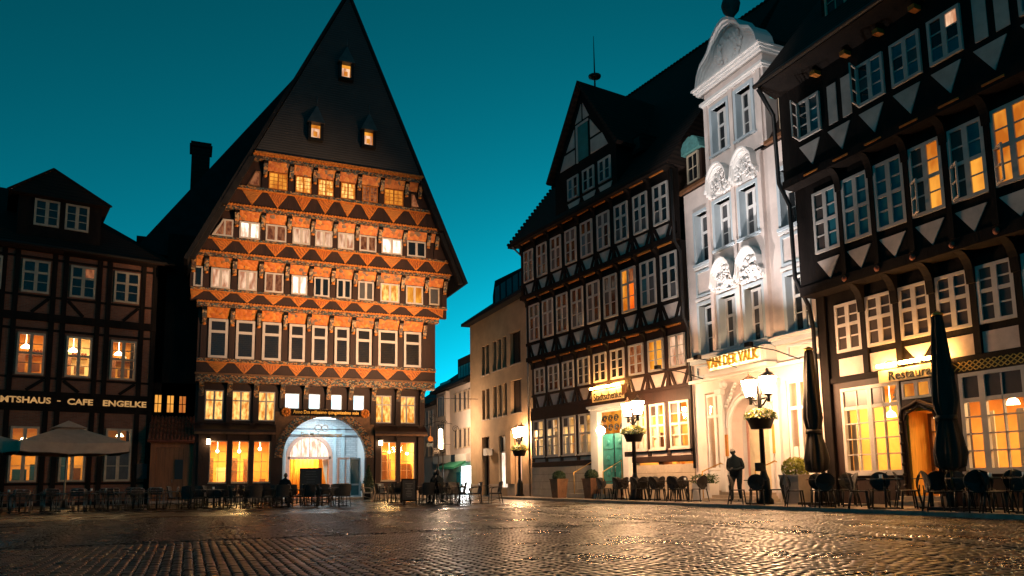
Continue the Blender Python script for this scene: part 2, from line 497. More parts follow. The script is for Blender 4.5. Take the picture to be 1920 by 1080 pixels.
class G:
    def __init__(s):
        s.v = []
        s.f = []
        s.sm = []

    def add(s, vs, fs, smooth=False):
        o = len(s.v)
        s.v += [tuple(v) for v in vs]
        s.f += [tuple(i + o for i in f) for f in fs]
        s.sm += [smooth] * len(fs)
        return s

    def box(s, x0, x1, y0, y1, z0, z1):
        return s.add([(x0, y0, z0), (x1, y0, z0), (x1, y1, z0), (x0, y1, z0), (x0, y0, z1), (x1, y0, z1), (x1, y1, z1), (x0, y1, z1)],
                     [(0, 3, 2, 1), (4, 5, 6, 7), (0, 1, 5, 4), (1, 2, 6, 5), (2, 3, 7, 6), (3, 0, 4, 7)])

    def prism(s, pts, y0, y1, smooth=False):
        """polygon in xz (counter-clockwise seen from the front), extruded from y0 (front) to y1"""
        n = len(pts)
        vs = [(x, y0, z) for x, z in pts] + [(x, y1, z) for x, z in pts]
        fs = [tuple(range(n)), tuple(range(2 * n - 1, n - 1, -1))]
        fs += [(i, i + n, (i + 1) % n + n, (i + 1) % n) for i in range(n)]
        return s.add(vs, fs, smooth)

    def prism_x(s, pts, x0, x1):
        """polygon in yz extruded along x"""
        n = len(pts)
        vs = [(x0, y, z) for y, z in pts] + [(x1, y, z) for y, z in pts]
        fs = [tuple(range(n - 1, -1, -1)), tuple(range(n, 2 * n))]
        fs += [((i + 1) % n, (i + 1) % n + n, i + n, i) for i in range(n)]
        return s.add(vs, fs)

    def bar(s, a, b, wd, dp, up=(0, 1, 0)):
        """square-section bar from a to b; dp along up"""
        a = Vector(a)
        b = Vector(b)
        d = (b - a).normalized()
        u = Vector(up)
        u = (u - d * u.dot(d)).normalized()
        q = d.cross(u) * (wd / 2)
        u = u * (dp / 2)
        vs = [a - q - u, a + q - u, a + q + u, a - q + u, b - q - u, b + q - u, b + q + u, b - q + u]
        return s.add(vs, [(0, 1, 2, 3), (7, 6, 5, 4), (0, 4, 5, 1), (1, 5, 6, 2), (2, 6, 7, 3), (3, 7, 4, 0)])

    def tube(s, pts, r, n=8, caps=True):
        pts = [Vector(p) for p in pts]
        rs = r if isinstance(r, (list, tuple)) else [r] * len(pts)
        o = []
        up = Vector((0.13, 0.29, 0.95)).normalized()
        for i, p in enumerate(pts):
            d = (pts[min(i + 1, len(pts) - 1)] - pts[max(i - 1, 0)]).normalized()
            u = up
            if abs(d.dot(u)) > .95:
                u = Vector((1, 0.1, 0))
            a = d.cross(u).normalized()
            b = d.cross(a)
            o += [p + (a * math.cos(t) + b * math.sin(t)) * rs[i] for t in [2 * math.pi * k / n for k in range(n)]]
        fs = []
        for i in range(len(pts) - 1):
            fs += [(i * n + k, i * n + (k + 1) % n, (i + 1) * n + (k + 1) % n, (i + 1) * n + k) for k in range(n)]
        s.add(o, fs, True)
        if caps:
            m = len(s.v) - len(o)
            s.f += [tuple(m + k for k in range(n - 1, -1, -1)), tuple(m + (len(pts) - 1) * n + k for k in range(n))]
            s.sm += [False, False]
        return s

    def lathe(s, prof, c=(0, 0, 0), n=16, smooth=True, ripple=None):
        vs = []
        for (r, z) in prof:
            for k in range(n):
                t = 2 * math.pi * k / n
                rr = r * (ripple(t, z) if ripple else 1)
                vs.append((c[0] + rr * math.cos(t), c[1] + rr * math.sin(t), c[2] + z))
        fs = []
        for i in range(len(prof) - 1):
            fs += [(i * n + k, i * n + (k + 1) % n, (i + 1) * n + (k + 1) % n, (i + 1) * n + k) for k in range(n)]
        fs += [tuple(range(n - 1, -1, -1)), tuple((len(prof) - 1) * n + k for k in range(n))]
        return s.add(vs, fs, smooth)

    def ball(s, c, r, n=12, m=8, sq=(1, 1, 1)):
        prof = [(max(1e-4, math.sin(math.pi * i / m)) * r, -math.cos(math.pi * i / m) * r) for i in range(m + 1)]
        o = len(s.v)
        s.lathe(prof, (0, 0, 0), n)
        for i in range(o, len(s.v)):
            x, y, z = s.v[i]
            s.v[i] = (c[0] + x * sq[0], c[1] + y * sq[1], c[2] + z * sq[2])
        return s

    def mesh(s, name):
        me = bpy.data.meshes.new(name)
        me.from_pydata(s.v, [], s.f)
        if any(s.sm):
            me.polygons.foreach_set('use_smooth', s.sm)
        me.update()
        return me


def obj(name, g, material, parent=None, loc=None):
    me = g.mesh(name) if isinstance(g, G) else g
    if material is not None and not me.materials:
        me.materials.append(M[material] if isinstance(material, str) else material)
    o = bpy.data.objects.new(name, me)
    COL.objects.link(o)
    if parent is not None:
        o.parent = parent
    if loc is not None:
        o.location = loc
    return o


def tag(o, label=None, cat=None, group=None, kind=None):
    if label:
        o['label'] = label
    if cat:
        o['category'] = cat
    if group:
        o['group'] = group
    if kind:
        o['kind'] = kind
    return o


def thing(name, label, cat, loc=(0, 0, 0), rz=0.0, group=None):
    o = bpy.data.objects.new(name, None)
    COL.objects.link(o)
    o.location = loc
    o.rotation_euler = (0, 0, rz)
    return tag(o, label, cat, group)


def dup(root, loc, rz, label, group=None, scale=None):
    r = root.copy()
    COL.objects.link(r)
    r.location = loc
    r.rotation_euler = (0, 0, rz)
    r['label'] = label
    if group:
        r['group'] = group
    if scale:
        r.scale = scale
    for ch in list(root.children):
        c = ch.copy()
        COL.objects.link(c)
        c.parent = r
        for gch in list(ch.children):
            d = gch.copy()
            COL.objects.link(d)
            d.parent = c
    return r


_boxes = {}


def unit_box(material):
    if material not in _boxes:
        me = G().box(0, 1, 0, 1, 0, 1).mesh('unit_' + material)
        me.materials.append(M[material])
        _boxes[material] = me
    return _boxes[material]


def sbox(name, material, parent, x0, x1, y0, y1, z0, z1):
    """a box part that shares one mesh per material"""
    o = bpy.data.objects.new(name, unit_box(material))
    COL.objects.link(o)
    o.parent = parent
    o.location = (x0, y0, z0)
    o.scale = (x1 - x0, y1 - y0, z1 - z0)
    return o


def window(parent, x0, x1, z0, z1, y, nx, nz, frame='white_frame', panes='dark_glass', fw=.07, bw=.03, mull=None, transom=None,
           proud=.06, deep=.06, top=None, name='window', sill=None):
    """frame with bars as one mesh, each pane a child. nx columns, nz rows; mull: column index with a thick post;
    transom: (row index from below, z fraction); panes: name, list or callable(i, j)"""
    g = G()
    yf = y - proud
    yb = y + deep
    g.box(x0, x0 + fw, yf, yb, z0, z1)
    g.box(x1 - fw, x1, yf, yb, z0, z1)
    g.box(x0 + fw, x1 - fw, yf, yb, z0, z0 + fw)
    g.box(x0 + fw, x1 - fw, yf, yb, z1 - fw, z1)
    xi0, xi1, zi0, zi1 = x0 + fw, x1 - fw, z0 + fw, z1 - fw
    # column edges
    thick = set(mull if isinstance(mull, (list, tuple)) else ([] if mull is None else [mull]))
    xs = [xi0 + (xi1 - xi0) * i / nx for i in range(nx + 1)]
    if transom:
        tj, tf = transom
        zt = zi0 + (zi1 - zi0) * tf
        zs = [zi0 + (zt - zi0) * j / tj for j in range(tj)] + [zt + (zi1 - zt) * j / (nz - tj) for j in range(nz - tj + 1)]
    else:
        tj = -1
        zs = [zi0 + (zi1 - zi0) * j / nz for j in range(nz + 1)]
    hx = [0] * (nx + 1)
    hz = [0] * (nz + 1)
    for i in range(1, nx):
        hx[i] = (fw * .8 if i in thick else bw / 2)
    for j in range(1, nz):
        hz[j] = (fw * .55 if j == tj else bw / 2)
    for i in range(1, nx):
        g.box(xs[i] - hx[i], xs[i] + hx[i], yf + (.004 if i in thick else .018), yb - .02, zi0, zi1)
    for j in range(1, nz):
        for i in range(nx):
            g.box(xs[i] + hx[i], xs[i + 1] - hx[i + 1], yf + (.008 if j == tj else .022), yb - .02, zs[j] - hz[j], zs[j] + hz[j])
    wo = obj(name, g, frame, parent)
    if sill:
        s_ = G().box(x0 - .05, x1 + .05, yf - sill, yf - .003, z0 - .05, z0 + .012)
        obj('sill', s_, frame, wo)
    for i in range(nx):
        for j in range(nz):
            pm = panes(i, j) if callable(panes) else (random.choice(panes) if isinstance(panes, (list, tuple)) else panes)
            if pm is None:
                continue
            yy = y - proud + .045
            sbox('pane', pm, wo, xs[i] + hx[i] - .004, xs[i + 1] - hx[i + 1] + .004, yy, yy + .008, zs[j] + hz[j] - .004, zs[j + 1] - hz[j + 1] + .004)
    return wo


_fontcache = {}


def text_mesh(s, bold=0.0, ext=0.02):
    cu = bpy.data.curves.new('lettering', 'FONT')
    cu.body = s
    cu.size = 1
    cu.extrude = ext
    cu.offset = bold
    cu.resolution_u = 3
    t = bpy.data.objects.new('tmp', cu)
    COL.objects.link(t)
    dg = bpy.context.evaluated_depsgraph_get()
    me = bpy.data.meshes.new_from_object(t.evaluated_get(dg))
    bpy.data.objects.remove(t)
    bpy.data.curves.remove(cu)
    return me


def lettering(s, x0, x1, z0, z1, y, depth, material, parent, bold=.01, name='lettering'):
    """text standing in the local xz plane fitted into a box, front at y"""
    me = text_mesh(s, bold, .5)
    n = len(me.vertices)
    co = np.empty(n * 3, np.float32)
    me.vertices.foreach_get('co', co)
    co = co.reshape(-1, 3)
    mn, mx = co.min(0), co.max(0)
    t = (co - mn) / np.maximum(mx - mn, 1e-6)
    out = np.empty_like(co)
    out[:, 0] = x0 + t[:, 0] * (x1 - x0)
    out[:, 2] = z0 + t[:, 1] * (z1 - z0)
    out[:, 1] = y + (1 - t[:, 2]) * depth
    me.vertices.foreach_set('co', out.ravel())
    me.update()
    me.materials.clear()
    return obj(name, me, material, parent)


def facade(name, label, cat, left, d):
    """a building frame: x to the right along the front, y into the wall, z up"""
    return thing(name, label, cat, (left[0], left[1], 0), math.atan2(d[1], d[0]))


def local(b, x, y, z):
    a = b.rotation_euler.z
    return (b.location.x + x * math.cos(a) - y * math.sin(a), b.location.y + x * math.sin(a) + y * math.cos(a), z)


def leaves(g, centre, n, size, shape):
    """n small leaf quads at points from shape(); adds into g"""
    for _ in range(n):
        p, nrm = shape()
        u = Vector((random.gauss(0, 1), random.gauss(0, 1), random.gauss(0, 1)))
        nrm = (Vector(nrm) + u * .55).normalized()
        t = nrm.orthogonal().normalized()
        t = Matrix.Rotation(random.uniform(0, 6.28), 3, nrm) @ t
        b = nrm.cross(t)
        s = size * random.uniform(.6, 1.3)
        c = Vector(centre) + Vector(p)
        g.add([c - t * s, c + b * s * .55, c + t * s, c - b * s * .55], [(0, 1, 2, 3)])

# ------------------------------------------------------------------ ground
brick_mat('wet_cobbles', (0.026, 0.020, 0.016), (0.017, 0.014, 0.012), (0.012, 0.011, 0.010), 1.0, .15, .11, .35, .012, .9, 'xy', wet=(.16, .42), rot=R(90))
mat('cobble_stone', (0.019, 0.013, 0.010), 0.29, 0.7, 0.7, 0.10, 40, spec=.6)
mat('joint_sand', (0.012, 0.011, 0.010), 0.7, 0.3, 5, 0.2)

plaza = obj('plaza', G().add([(-900, -300, -.032), (900, -300, -.032), (900, 1500, -.032), (-900, 1500, -.032)], [(0, 1, 2, 3)]), 'joint_sand')
tag(plaza, 'wet dark cobbled market square', None, None, 'structure')
far = obj('cobbled_ground', G().add([(-80, 23.9, -.004), (15.2, 23.9, -.004), (15.2, 38, -.004), (30, 38, -.004), (30, 150, -.004), (-80, 150, -.004)],
                                    [(0, 1, 2, 3, 4, 5)]), 'wet_cobbles')
tag(far, 'far cobbles of the square in front of the cafe chairs', None, None, 'structure')
near = obj('paved_ground', G().add([(-40, -30, -.012), (-6.5, -30, -.012), (-6.5, 23.9, -.012), (-40, 23.9, -.012)], [(0, 1, 2, 3)]), 'wet_cobbles')
tag(near, 'cobbled ground beyond the left of the square', None, None, 'structure')

st = []      # x, y, hx, hy, angle, z
CH_Y, CH_X = 13.45, 9.3
for i in range(int((15.2 + 6.5) / .118)):
    x = -6.5 + .059 + i * .118
    y = 3.6 + random.uniform(0, .15)
    while y < CH_Y - .2:
        ln = random.uniform(.12, .185)
        if abs(x - CH_X) > .2 and x < CH_X:
            st.append((x + random.uniform(-.004, .004), y + ln / 2, .053, ln / 2 - .006, random.gauss(0, .02), 0))
        y += ln
for k in range(240):                           # arcs, courses across the square
    y0 = 3.2 + k * .108
    x = -6.5 + random.uniform(0, .1)
    while x < 15.15:
        wd = random.uniform(.10, .135)
        xc = x + wd / 2
        u = (xc / 1.5) % 1 - .5
        yy = y0 + .42 * (1 - 4 * u * u)
        an = math.atan(.42 * (-8 * u) / 1.5)
        x += wd * math.cos(an) + .002
        if yy > 24.0 or abs(xc - CH_X) < .2 or abs(yy - CH_Y) < .2 and xc < CH_X:
            continue
        if yy < CH_Y and xc < CH_X:
            continue
        st.append((xc, yy, wd / 2 - .006, .048, an + random.gauss(0, .03), 0))
for j in range(3):                             # the two drain channels, stones laid lengthwise and sunk
    q = -6.5
    while q < CH_X - .2:
        ln = random.uniform(.2, .3)
        st.append((q + ln / 2, CH_Y - .12 + j * .12, ln / 2 - .006, .053, random.gauss(0, .01), -.022 + abs(j - 1) * .01))
        q += ln
    q = 3.6
    while q < 24:
        ln = random.uniform(.2, .3)
        st.append((CH_X - .12 + j * .12, q + ln / 2, .053, ln / 2 - .006, random.gauss(0, .01), -.022 + abs(j - 1) * .01))
        q += ln
st = np.array(st)
ang = np.arctan2(st[:, 0], st[:, 1]) - YAW
dist = np.hypot(st[:, 0], st[:, 1])
half = math.atan(960 / 1403)
keep = (np.abs(ang) < half + .03 + 1.3 / dist) & (dist > 5.2)
st, ang, dist = st[keep], ang[keep], dist[keep]
infr = (np.abs(ang) < half - .01) & (dist * np.cos(ang) > 6.3)
order = np.argsort(np.where(infr, dist, 1e6))
single = np.zeros(len(st), bool)
single[order[:300]] = True


def stone_mesh(v):
    random.seed(50 + v)
    q = [random.uniform(.62, .82) for _ in range(4)]
    vs = [(-1, -1, -.03), (1, -1, -.03), (1, 1, -.03), (-1, 1, -.03)]
    vs += [(-.97, -.97, -.012), (.97, -.97, -.012), (.97, .97, -.012), (-.97, .97, -.012)]
    vs += [(-q[0], -q[0], .003), (q[1], -q[1], .004), (q[2], q[2], .002), (-q[3], q[3], .004)]
    fs = [(0, 1, 5, 4), (1, 2, 6, 5), (2, 3, 7, 6), (3, 0, 4, 7), (4, 5, 9, 8), (5, 6, 10, 9), (6, 7, 11, 10), (7, 4, 8, 11), (8, 9, 10, 11)]
    me = G().add(vs, fs, True).mesh('cobblestone')
    me.materials.append(M['cobble_stone'])
    return me


sms = [stone_mesh(i) for i in range(6)]
random.seed(9)
for i in np.nonzero(single)[0]:
    x, y, hx, hy, an, z = st[i]
    o = bpy.data.objects.new('cobblestone', random.choice(sms))
    COL.objects.link(o)
    o.parent = plaza
    o.location = (x, y, z + random.gauss(0, .002))
    o.rotation_euler = (random.gauss(0, .014), random.gauss(0, .014), an)
    o.scale = (hx, hy, 1)
s2 = st[~single]
n = len(s2)
base = np.array([(-1, -1, -.03), (1, -1, -.03), (1, 1, -.03), (-1, 1, -.03), (-.97, -.97, -.012), (.97, -.97, -.012), (.97, .97, -.012), (-.97, .97, -.012),
                 (-.7, -.7, .003), (.7, -.7, .003), (.7, .7, .003), (-.7, .7, .003)])
P = np.repeat(base[None], n, 0)
P[:, 8:, :2] *= rng.uniform(.85, 1.18, (n, 4, 1))
P[:, :, 0] *= s2[:, 2:3]
P[:, :, 1] *= s2[:, 3:4]
P[:, :, 2] += P[:, :, 0] * rng.normal(0, .014, (n, 1)) + P[:, :, 1] * rng.normal(0, .014, (n, 1)) + rng.normal(0, .002, (n, 1)) + s2[:, 5:6]
ca, sa = np.cos(s2[:, 4:5]), np.sin(s2[:, 4:5])
X_ = P[:, :, 0] * ca - P[:, :, 1] * sa + s2[:, 0:1]
Y_ = P[:, :, 0] * sa + P[:, :, 1] * ca + s2[:, 1:2]
P[:, :, 0], P[:, :, 1] = X_, Y_
fq = np.array([(0, 1, 5, 4), (1, 2, 6, 5), (2, 3, 7, 6), (3, 0, 4, 7), (4, 5, 9, 8), (5, 6, 10, 9), (6, 7, 11, 10), (7, 4, 8, 11), (8, 9, 10, 11)])
FQ = (fq[None] + (np.arange(n) * 12)[:, None, None]).reshape(-1, 4)
me = bpy.data.meshes.new('cobbles')
me.vertices.add(n * 12)
me.vertices.foreach_set('co', P.astype(np.float32).ravel())
me.loops.add(FQ.size)
me.loops.foreach_set('vertex_index', FQ.astype(np.int32).ravel())
me.polygons.add(len(FQ))
me.polygons.foreach_set('loop_start', (np.arange(len(FQ)) * 4).astype(np.int32))
me.polygons.foreach_set('use_smooth', np.ones(len(FQ), bool))
me.update(calc_edges=True)
cob = obj('cobbles', me, 'cobble_stone', plaza)
cob['kind'] = 'stuff'

# raised pavement along the right row: bed, kerbstones and slabs
pv = obj('pavement', G().box(15.34, 18.6, 2, 37.5, -.03, .085), 'joint_sand')
tag(pv, 'raised slab pavement along the right row of houses', None, None, 'structure')
y = 2.0
while y < 37.4:
    sbox('kerbstone', 'granite_slab', pv, 15.2, 15.335, y + .006, min(y + 1.0, 37.5) - .006, -.02, .1 + random.uniform(-.003, .003))
    y += 1.0
for r_ in range(4):
    y = 2.0 + random.uniform(0, .4)
    while y < 37.0:
        ln = random.uniform(.5, .75)
        sbox('slab', 'granite_slab', pv, 15.345 + r_ * .75, 15.345 + r_ * .75 + .74, y + .005, y + ln - .005, .06, .098 + random.uniform(-.003, .003))
        y += ln

# ================================================================== gabled guild hall (centre)
hall = facade('guild_hall', 'tall orange-lit timber guild hall with carved gable and arched entrance', 'building', (0, 44), (1, 0))
CX_ = [1.27, 2.68, 4.09, 5.48, 6.74, 8.02, 9.31, 10.76, 12.28]
WX = [.99, .99, 1.02, .88, .88, .84, .92, 1.16, 1.07]
PX = [.53, 1.98, 3.38, 4.80, 6.11, 7.38, 8.67, 10.02, 11.53, 13.02]


def xl(z):
    return -.3 + (z - 12.95) / 2.093


def xr(z):
    return 15.0 - (z - 13.1) / 2.333


def bracket_profile(y0, y1, z0, z1):
    """carved console in yz: from wall (y0, z0) sweeping out to (y1, z1)"""
    pts = [(y0 + .0, z0), (y0 + .0, z1)]
    pts += [(y1, z1), (y1, z1 - (z1 - z0) * .2)]
    for i in range(1, 6):
        t = i / 6
        pts.append((y1 + (y0 - .09 - y1) * math.sin(t * math.pi / 2), z1 - (z1 - z0) * (.2 + .6 * (1 - math.cos(t * math.pi / 2)))))
    pts.append((y0 - .08, z0))
    return pts


def clipx(z, x):
    return max(xl(z) + .12, min(xr(z) - .12, x))


# ground storey: wall left and right of the arch, and over it
AC, AZ, AR = 7.25, 2.4, 2.36
arch = [(AC + AR * math.cos(t), AZ + AR * math.sin(t)) for t in [math.pi * i / 24 for i in range(25)]]
g = G()


def wall_with_holes(g, x0, x1, z0, z1, y0, y1, holes):
    """vertical strips around rectangular holes [(hx0,hx1,hz0,hz1)] sorted in x"""
    x = x0
    for (a, b, c, d) in sorted(holes):
        if a > x:
            g.box(x, a, y0, y1, z0, z1)
        if c > z0:
            g.box(a, b, y0, y1, z0, c)
        if d < z1:
            g.box(a, b, y0, y1, d, z1)
        x = b
    if x < x1:
        g.box(x, x1, y0, y1, z0, z1)


GW = [(1.07, 1.97), (2.19, 3.10), (3.32, 4.22), (10.54, 11.46), (11.67, 12.58)]
wall_with_holes(g, .25, AC - AR - .22, 0, 4.3, .1, .3, [(a, b, 1.02, 3.33) for a, b in GW[:3]])
obj('ground_wall', g, 'timber_brown', hall)
g = G()
wall_with_holes(g, AC + AR + .22, 13.2, 0, 4.3, .1, .3, [(a, b, 1.02, 3.33) for a, b in GW[3:]])
wl = obj('ground_wall', g, 'timber_brown', hall)
# carved arch ring and spandrels
ring = G()
RO = AR + .45
for i in range(24):
    a, b = math.pi * i / 24, math.pi * (i + 1) / 24
    q = [(AC + AR * math.cos(a), AZ + AR * math.sin(a)), (AC + RO * math.cos(a), AZ + RO * math.sin(a)),
         (AC + RO * math.cos(b), AZ + RO * math.sin(b)), (AC + AR * math.cos(b), AZ + AR * math.sin(b))]
    ring.prism(q, -.06 - (.02 if i % 2 else 0), .4)
obj('arch_ring', ring, 'carved_frieze', hall)
for s in (-1, 1):
    obj('arch_jamb', G().box(AC + s * AR if s > 0 else AC - RO, AC + RO if s > 0 else AC - AR, -.05, .4, 0, AZ), 'timber_brown', hall)
    sp = [(AC + s * RO * math.cos(t), AZ + RO * math.sin(t)) for t in [math.pi / 2 * i / 10 for i in range(11)]]
    sp = [(AC + s * (RO + .01), 5.0), (AC, 5.0)] + sp[::-1]
    if s > 0:
        sp = sp[::-1]
    obj('spandrel', G().prism(sp, 0, .3), 'timber_warm', hall)
    # round rosette beside the inscription
    ro = G()
    cx = AC + s * 2.25
    for k in range(10):
        t = 2 * math.pi * k / 10
        ro.ball((cx + .2 * math.cos(t), -.12, 4.98 + .2 * math.sin(t)), .085, 8, 5)
    ro.ball((cx, -.14, 4.98), .12, 10, 6)
    obj('rosette', ro, 'moulding_orange', hall)
obj('inscription_board', G().box(AC - 1.95, AC + 1.95, -.1, 0.05, 4.78, 5.16), 'timber_dark', hall)
lettering('Anno Dm millesimo quingentesimo xxix', AC - 1.85, AC + 1.9, 4.84, 5.1, -.125, .03, 'gold_letters', hall, .012)

amber = lambda i, j: random.choice(['clear_glass'])
for a, b in GW:
    window(hall, a, b, 1.03, 3.32, .16, 2, 4, 'cream_frame', 'clear_glass', .05, .025, sill=.1)
# posts between the ground windows and canopy ledge (pent roof) above them
for xx in (.62, 2.08, 3.21, 4.38, 10.28, 11.565, 12.9):
    sbox('post', 'timber_brown', hall, xx - .12, xx + .12, -.04, .12, .0, 4.25)
for x0, x1 in ((.25, AC - AR - .45), (AC + AR + .45, 13.25)):
    obj('ledge', G().prism_x([(.1, 4.28), (-.38, 3.92), (-.38, 3.74), (.1, 3.8)], x0, x1), 'timber_brown', hall)
    sbox('plinth', 'stone_trim', hall, x0, x1, -.1, .1, 0, .42)
    sbox('moulding', 'timber_warm', hall, x0, x1, -.44, -.36, 3.66, 3.78)

# rooms behind the ground floor windows
for x0, x1, seed in ((.7, 4.5, 1), (10.2, 12.95, 2)):
    rm = G()
    rm.add([(x0, .32, .3), (x1, .32, .3), (x1, 4.2, .3), (x0, 4.2, .3), (x0, .32, 3.7), (x1, .32, 3.7), (x1, 4.2, 3.7), (x0, 4.2, 3.7)],
           [(0, 1, 2, 3), (7, 6, 5, 4), (3, 2, 6, 7), (0, 3, 7, 4), (1, 5, 6, 2)])
    obj('room', rm, 'room_amber', hall)
    random.seed(seed)
    xx = x0 + .3
    while xx < x1 - .5:
        wd = random.uniform(.3, .8)
        h = random.uniform(.9, 2.4)
        yd = random.uniform(1.6, 3.4)
        sbox('cupboard', random.choice(['furniture', 'room_cream', 'timber_warm', 'furniture']), hall, xx, xx + wd, yd, yd + .4, .3, .3 + h)
        xx += wd + random.uniform(.1, .5)
    for k in range(3):
        lx = x0 + (x1 - x0) * (k + .5) / 3 + random.uniform(-.2, .2)
        ly = random.uniform(.9, 2.2)
        lz = random.uniform(2.5, 3.1)
        obj('ceiling_lamp', G().ball((lx, ly, lz), .1, 10, 6).tube([(lx, ly, lz + .08), (lx, ly, 3.7)], .012, 5), 'bulb_glow', hall)
    lamp('room_light', 'AREA', local(hall, (x0 + x1) / 2, 1.9, 3.55), 560, (1, .62, .22), .9, local(hall, (x0 + x1) / 2, 1.6, 0))
    # lantern hung outside at the first window
    lx = x0 + .28 if seed == 1 else x0 + .25
    ln = obj('wall_lantern', G().box(lx - .09, lx + .09, -.26, -.08, 3.12, 3.4), 'bulb_glow', hall)
    ln2 = obj('lantern_cap', G().lathe([(.16, 0), (.12, .05), (.02, .16)], (lx, -.17, 3.4), 8), 'iron_black', ln)

# mezzanine storey
g = G()
F1 = [(.73, 1.67), (2.10, 3.07), (3.45, 4.41)]
F1R = [(10.01, 11.12), (11.52, 12.60)]
FS = [(4.84, 5.74), (6.13, 6.91), (7.39, 8.16), (8.64, 9.47)]
wall_with_holes(g, .25, 4.8, 4.31, 6.5, .06, .3, [(a, b, 4.45, 6.1) for a, b in F1])
obj('mezzanine_wall', g, 'timber_brown', hall)
g = G()
wall_with_holes(g, 9.7, 13.2, 4.31, 6.5, .06, .3, [(a, b, 4.45, 6.1) for a, b in F1R])
obj('mezzanine_wall', g, 'timber_brown', hall)
g = G()
wall_with_holes(g, 4.8, 9.7, 4.98, 6.5, .06, .3, [(a, b, 5.18, 6.06) for a, b in FS])
obj('mezzanine_wall', g, 'timber_brown', hall)
for a, b in F1 + F1R:
    window(hall, a, b, 4.45, 6.1, .1, 2, 2, 'white_frame', 'lit_yellow', .06, .045, mull=1, transom=(1, .68))
for a, b in FS:
    window(hall, a, b, 5.18, 6.06, .1, 1, 1, 'trim_blue', 'lit_cool', .04, .03)
for k, xx in enumerate(PX):
    sbox('post', 'timber_brown', hall, xx - .16, xx + .16, -.06, .06, 4.34 if xx < 4 or xx > 10 else 5.17, 6.2)
    obj('bracket', G().prism_x(bracket_profile(0, -.42, 5.75, 6.55), xx - .13, xx + .13), 'carved_bracket', hall)

# upper storeys
ST = [  # y, tri bottom, tri top, window z0, z1, board top, frieze top
    dict(y=-.4, t0=7.0, t1=7.6, z0=7.83, z1=10.0, b=10.58, f=10.82, x0=.22, x1=13.75),
    dict(y=-.8, t0=10.95, t1=11.46, z0=11.65, z1=12.78, b=13.3, f=13.52, x0=-.22, x1=14.35),
    dict(y=-1.2, t0=13.66, t1=14.32, z0=14.5, z1=15.47, b=15.98, f=16.2, x0=None, x1=None),
    dict(y=-1.6, t0=16.36, t1=17.2, z0=17.42, z1=18.4, b=18.9, f=19.12, x0=None, x1=None)]
# first frieze under the big windows
obj('frieze', G().box(.2, 13.7, -.46, .1, 6.5, 6.9), 'carved_frieze', hall)
sbox('moulding', 'timber_warm', hall, .15, 13.75, -.52, -.4, 6.9, 7.0)

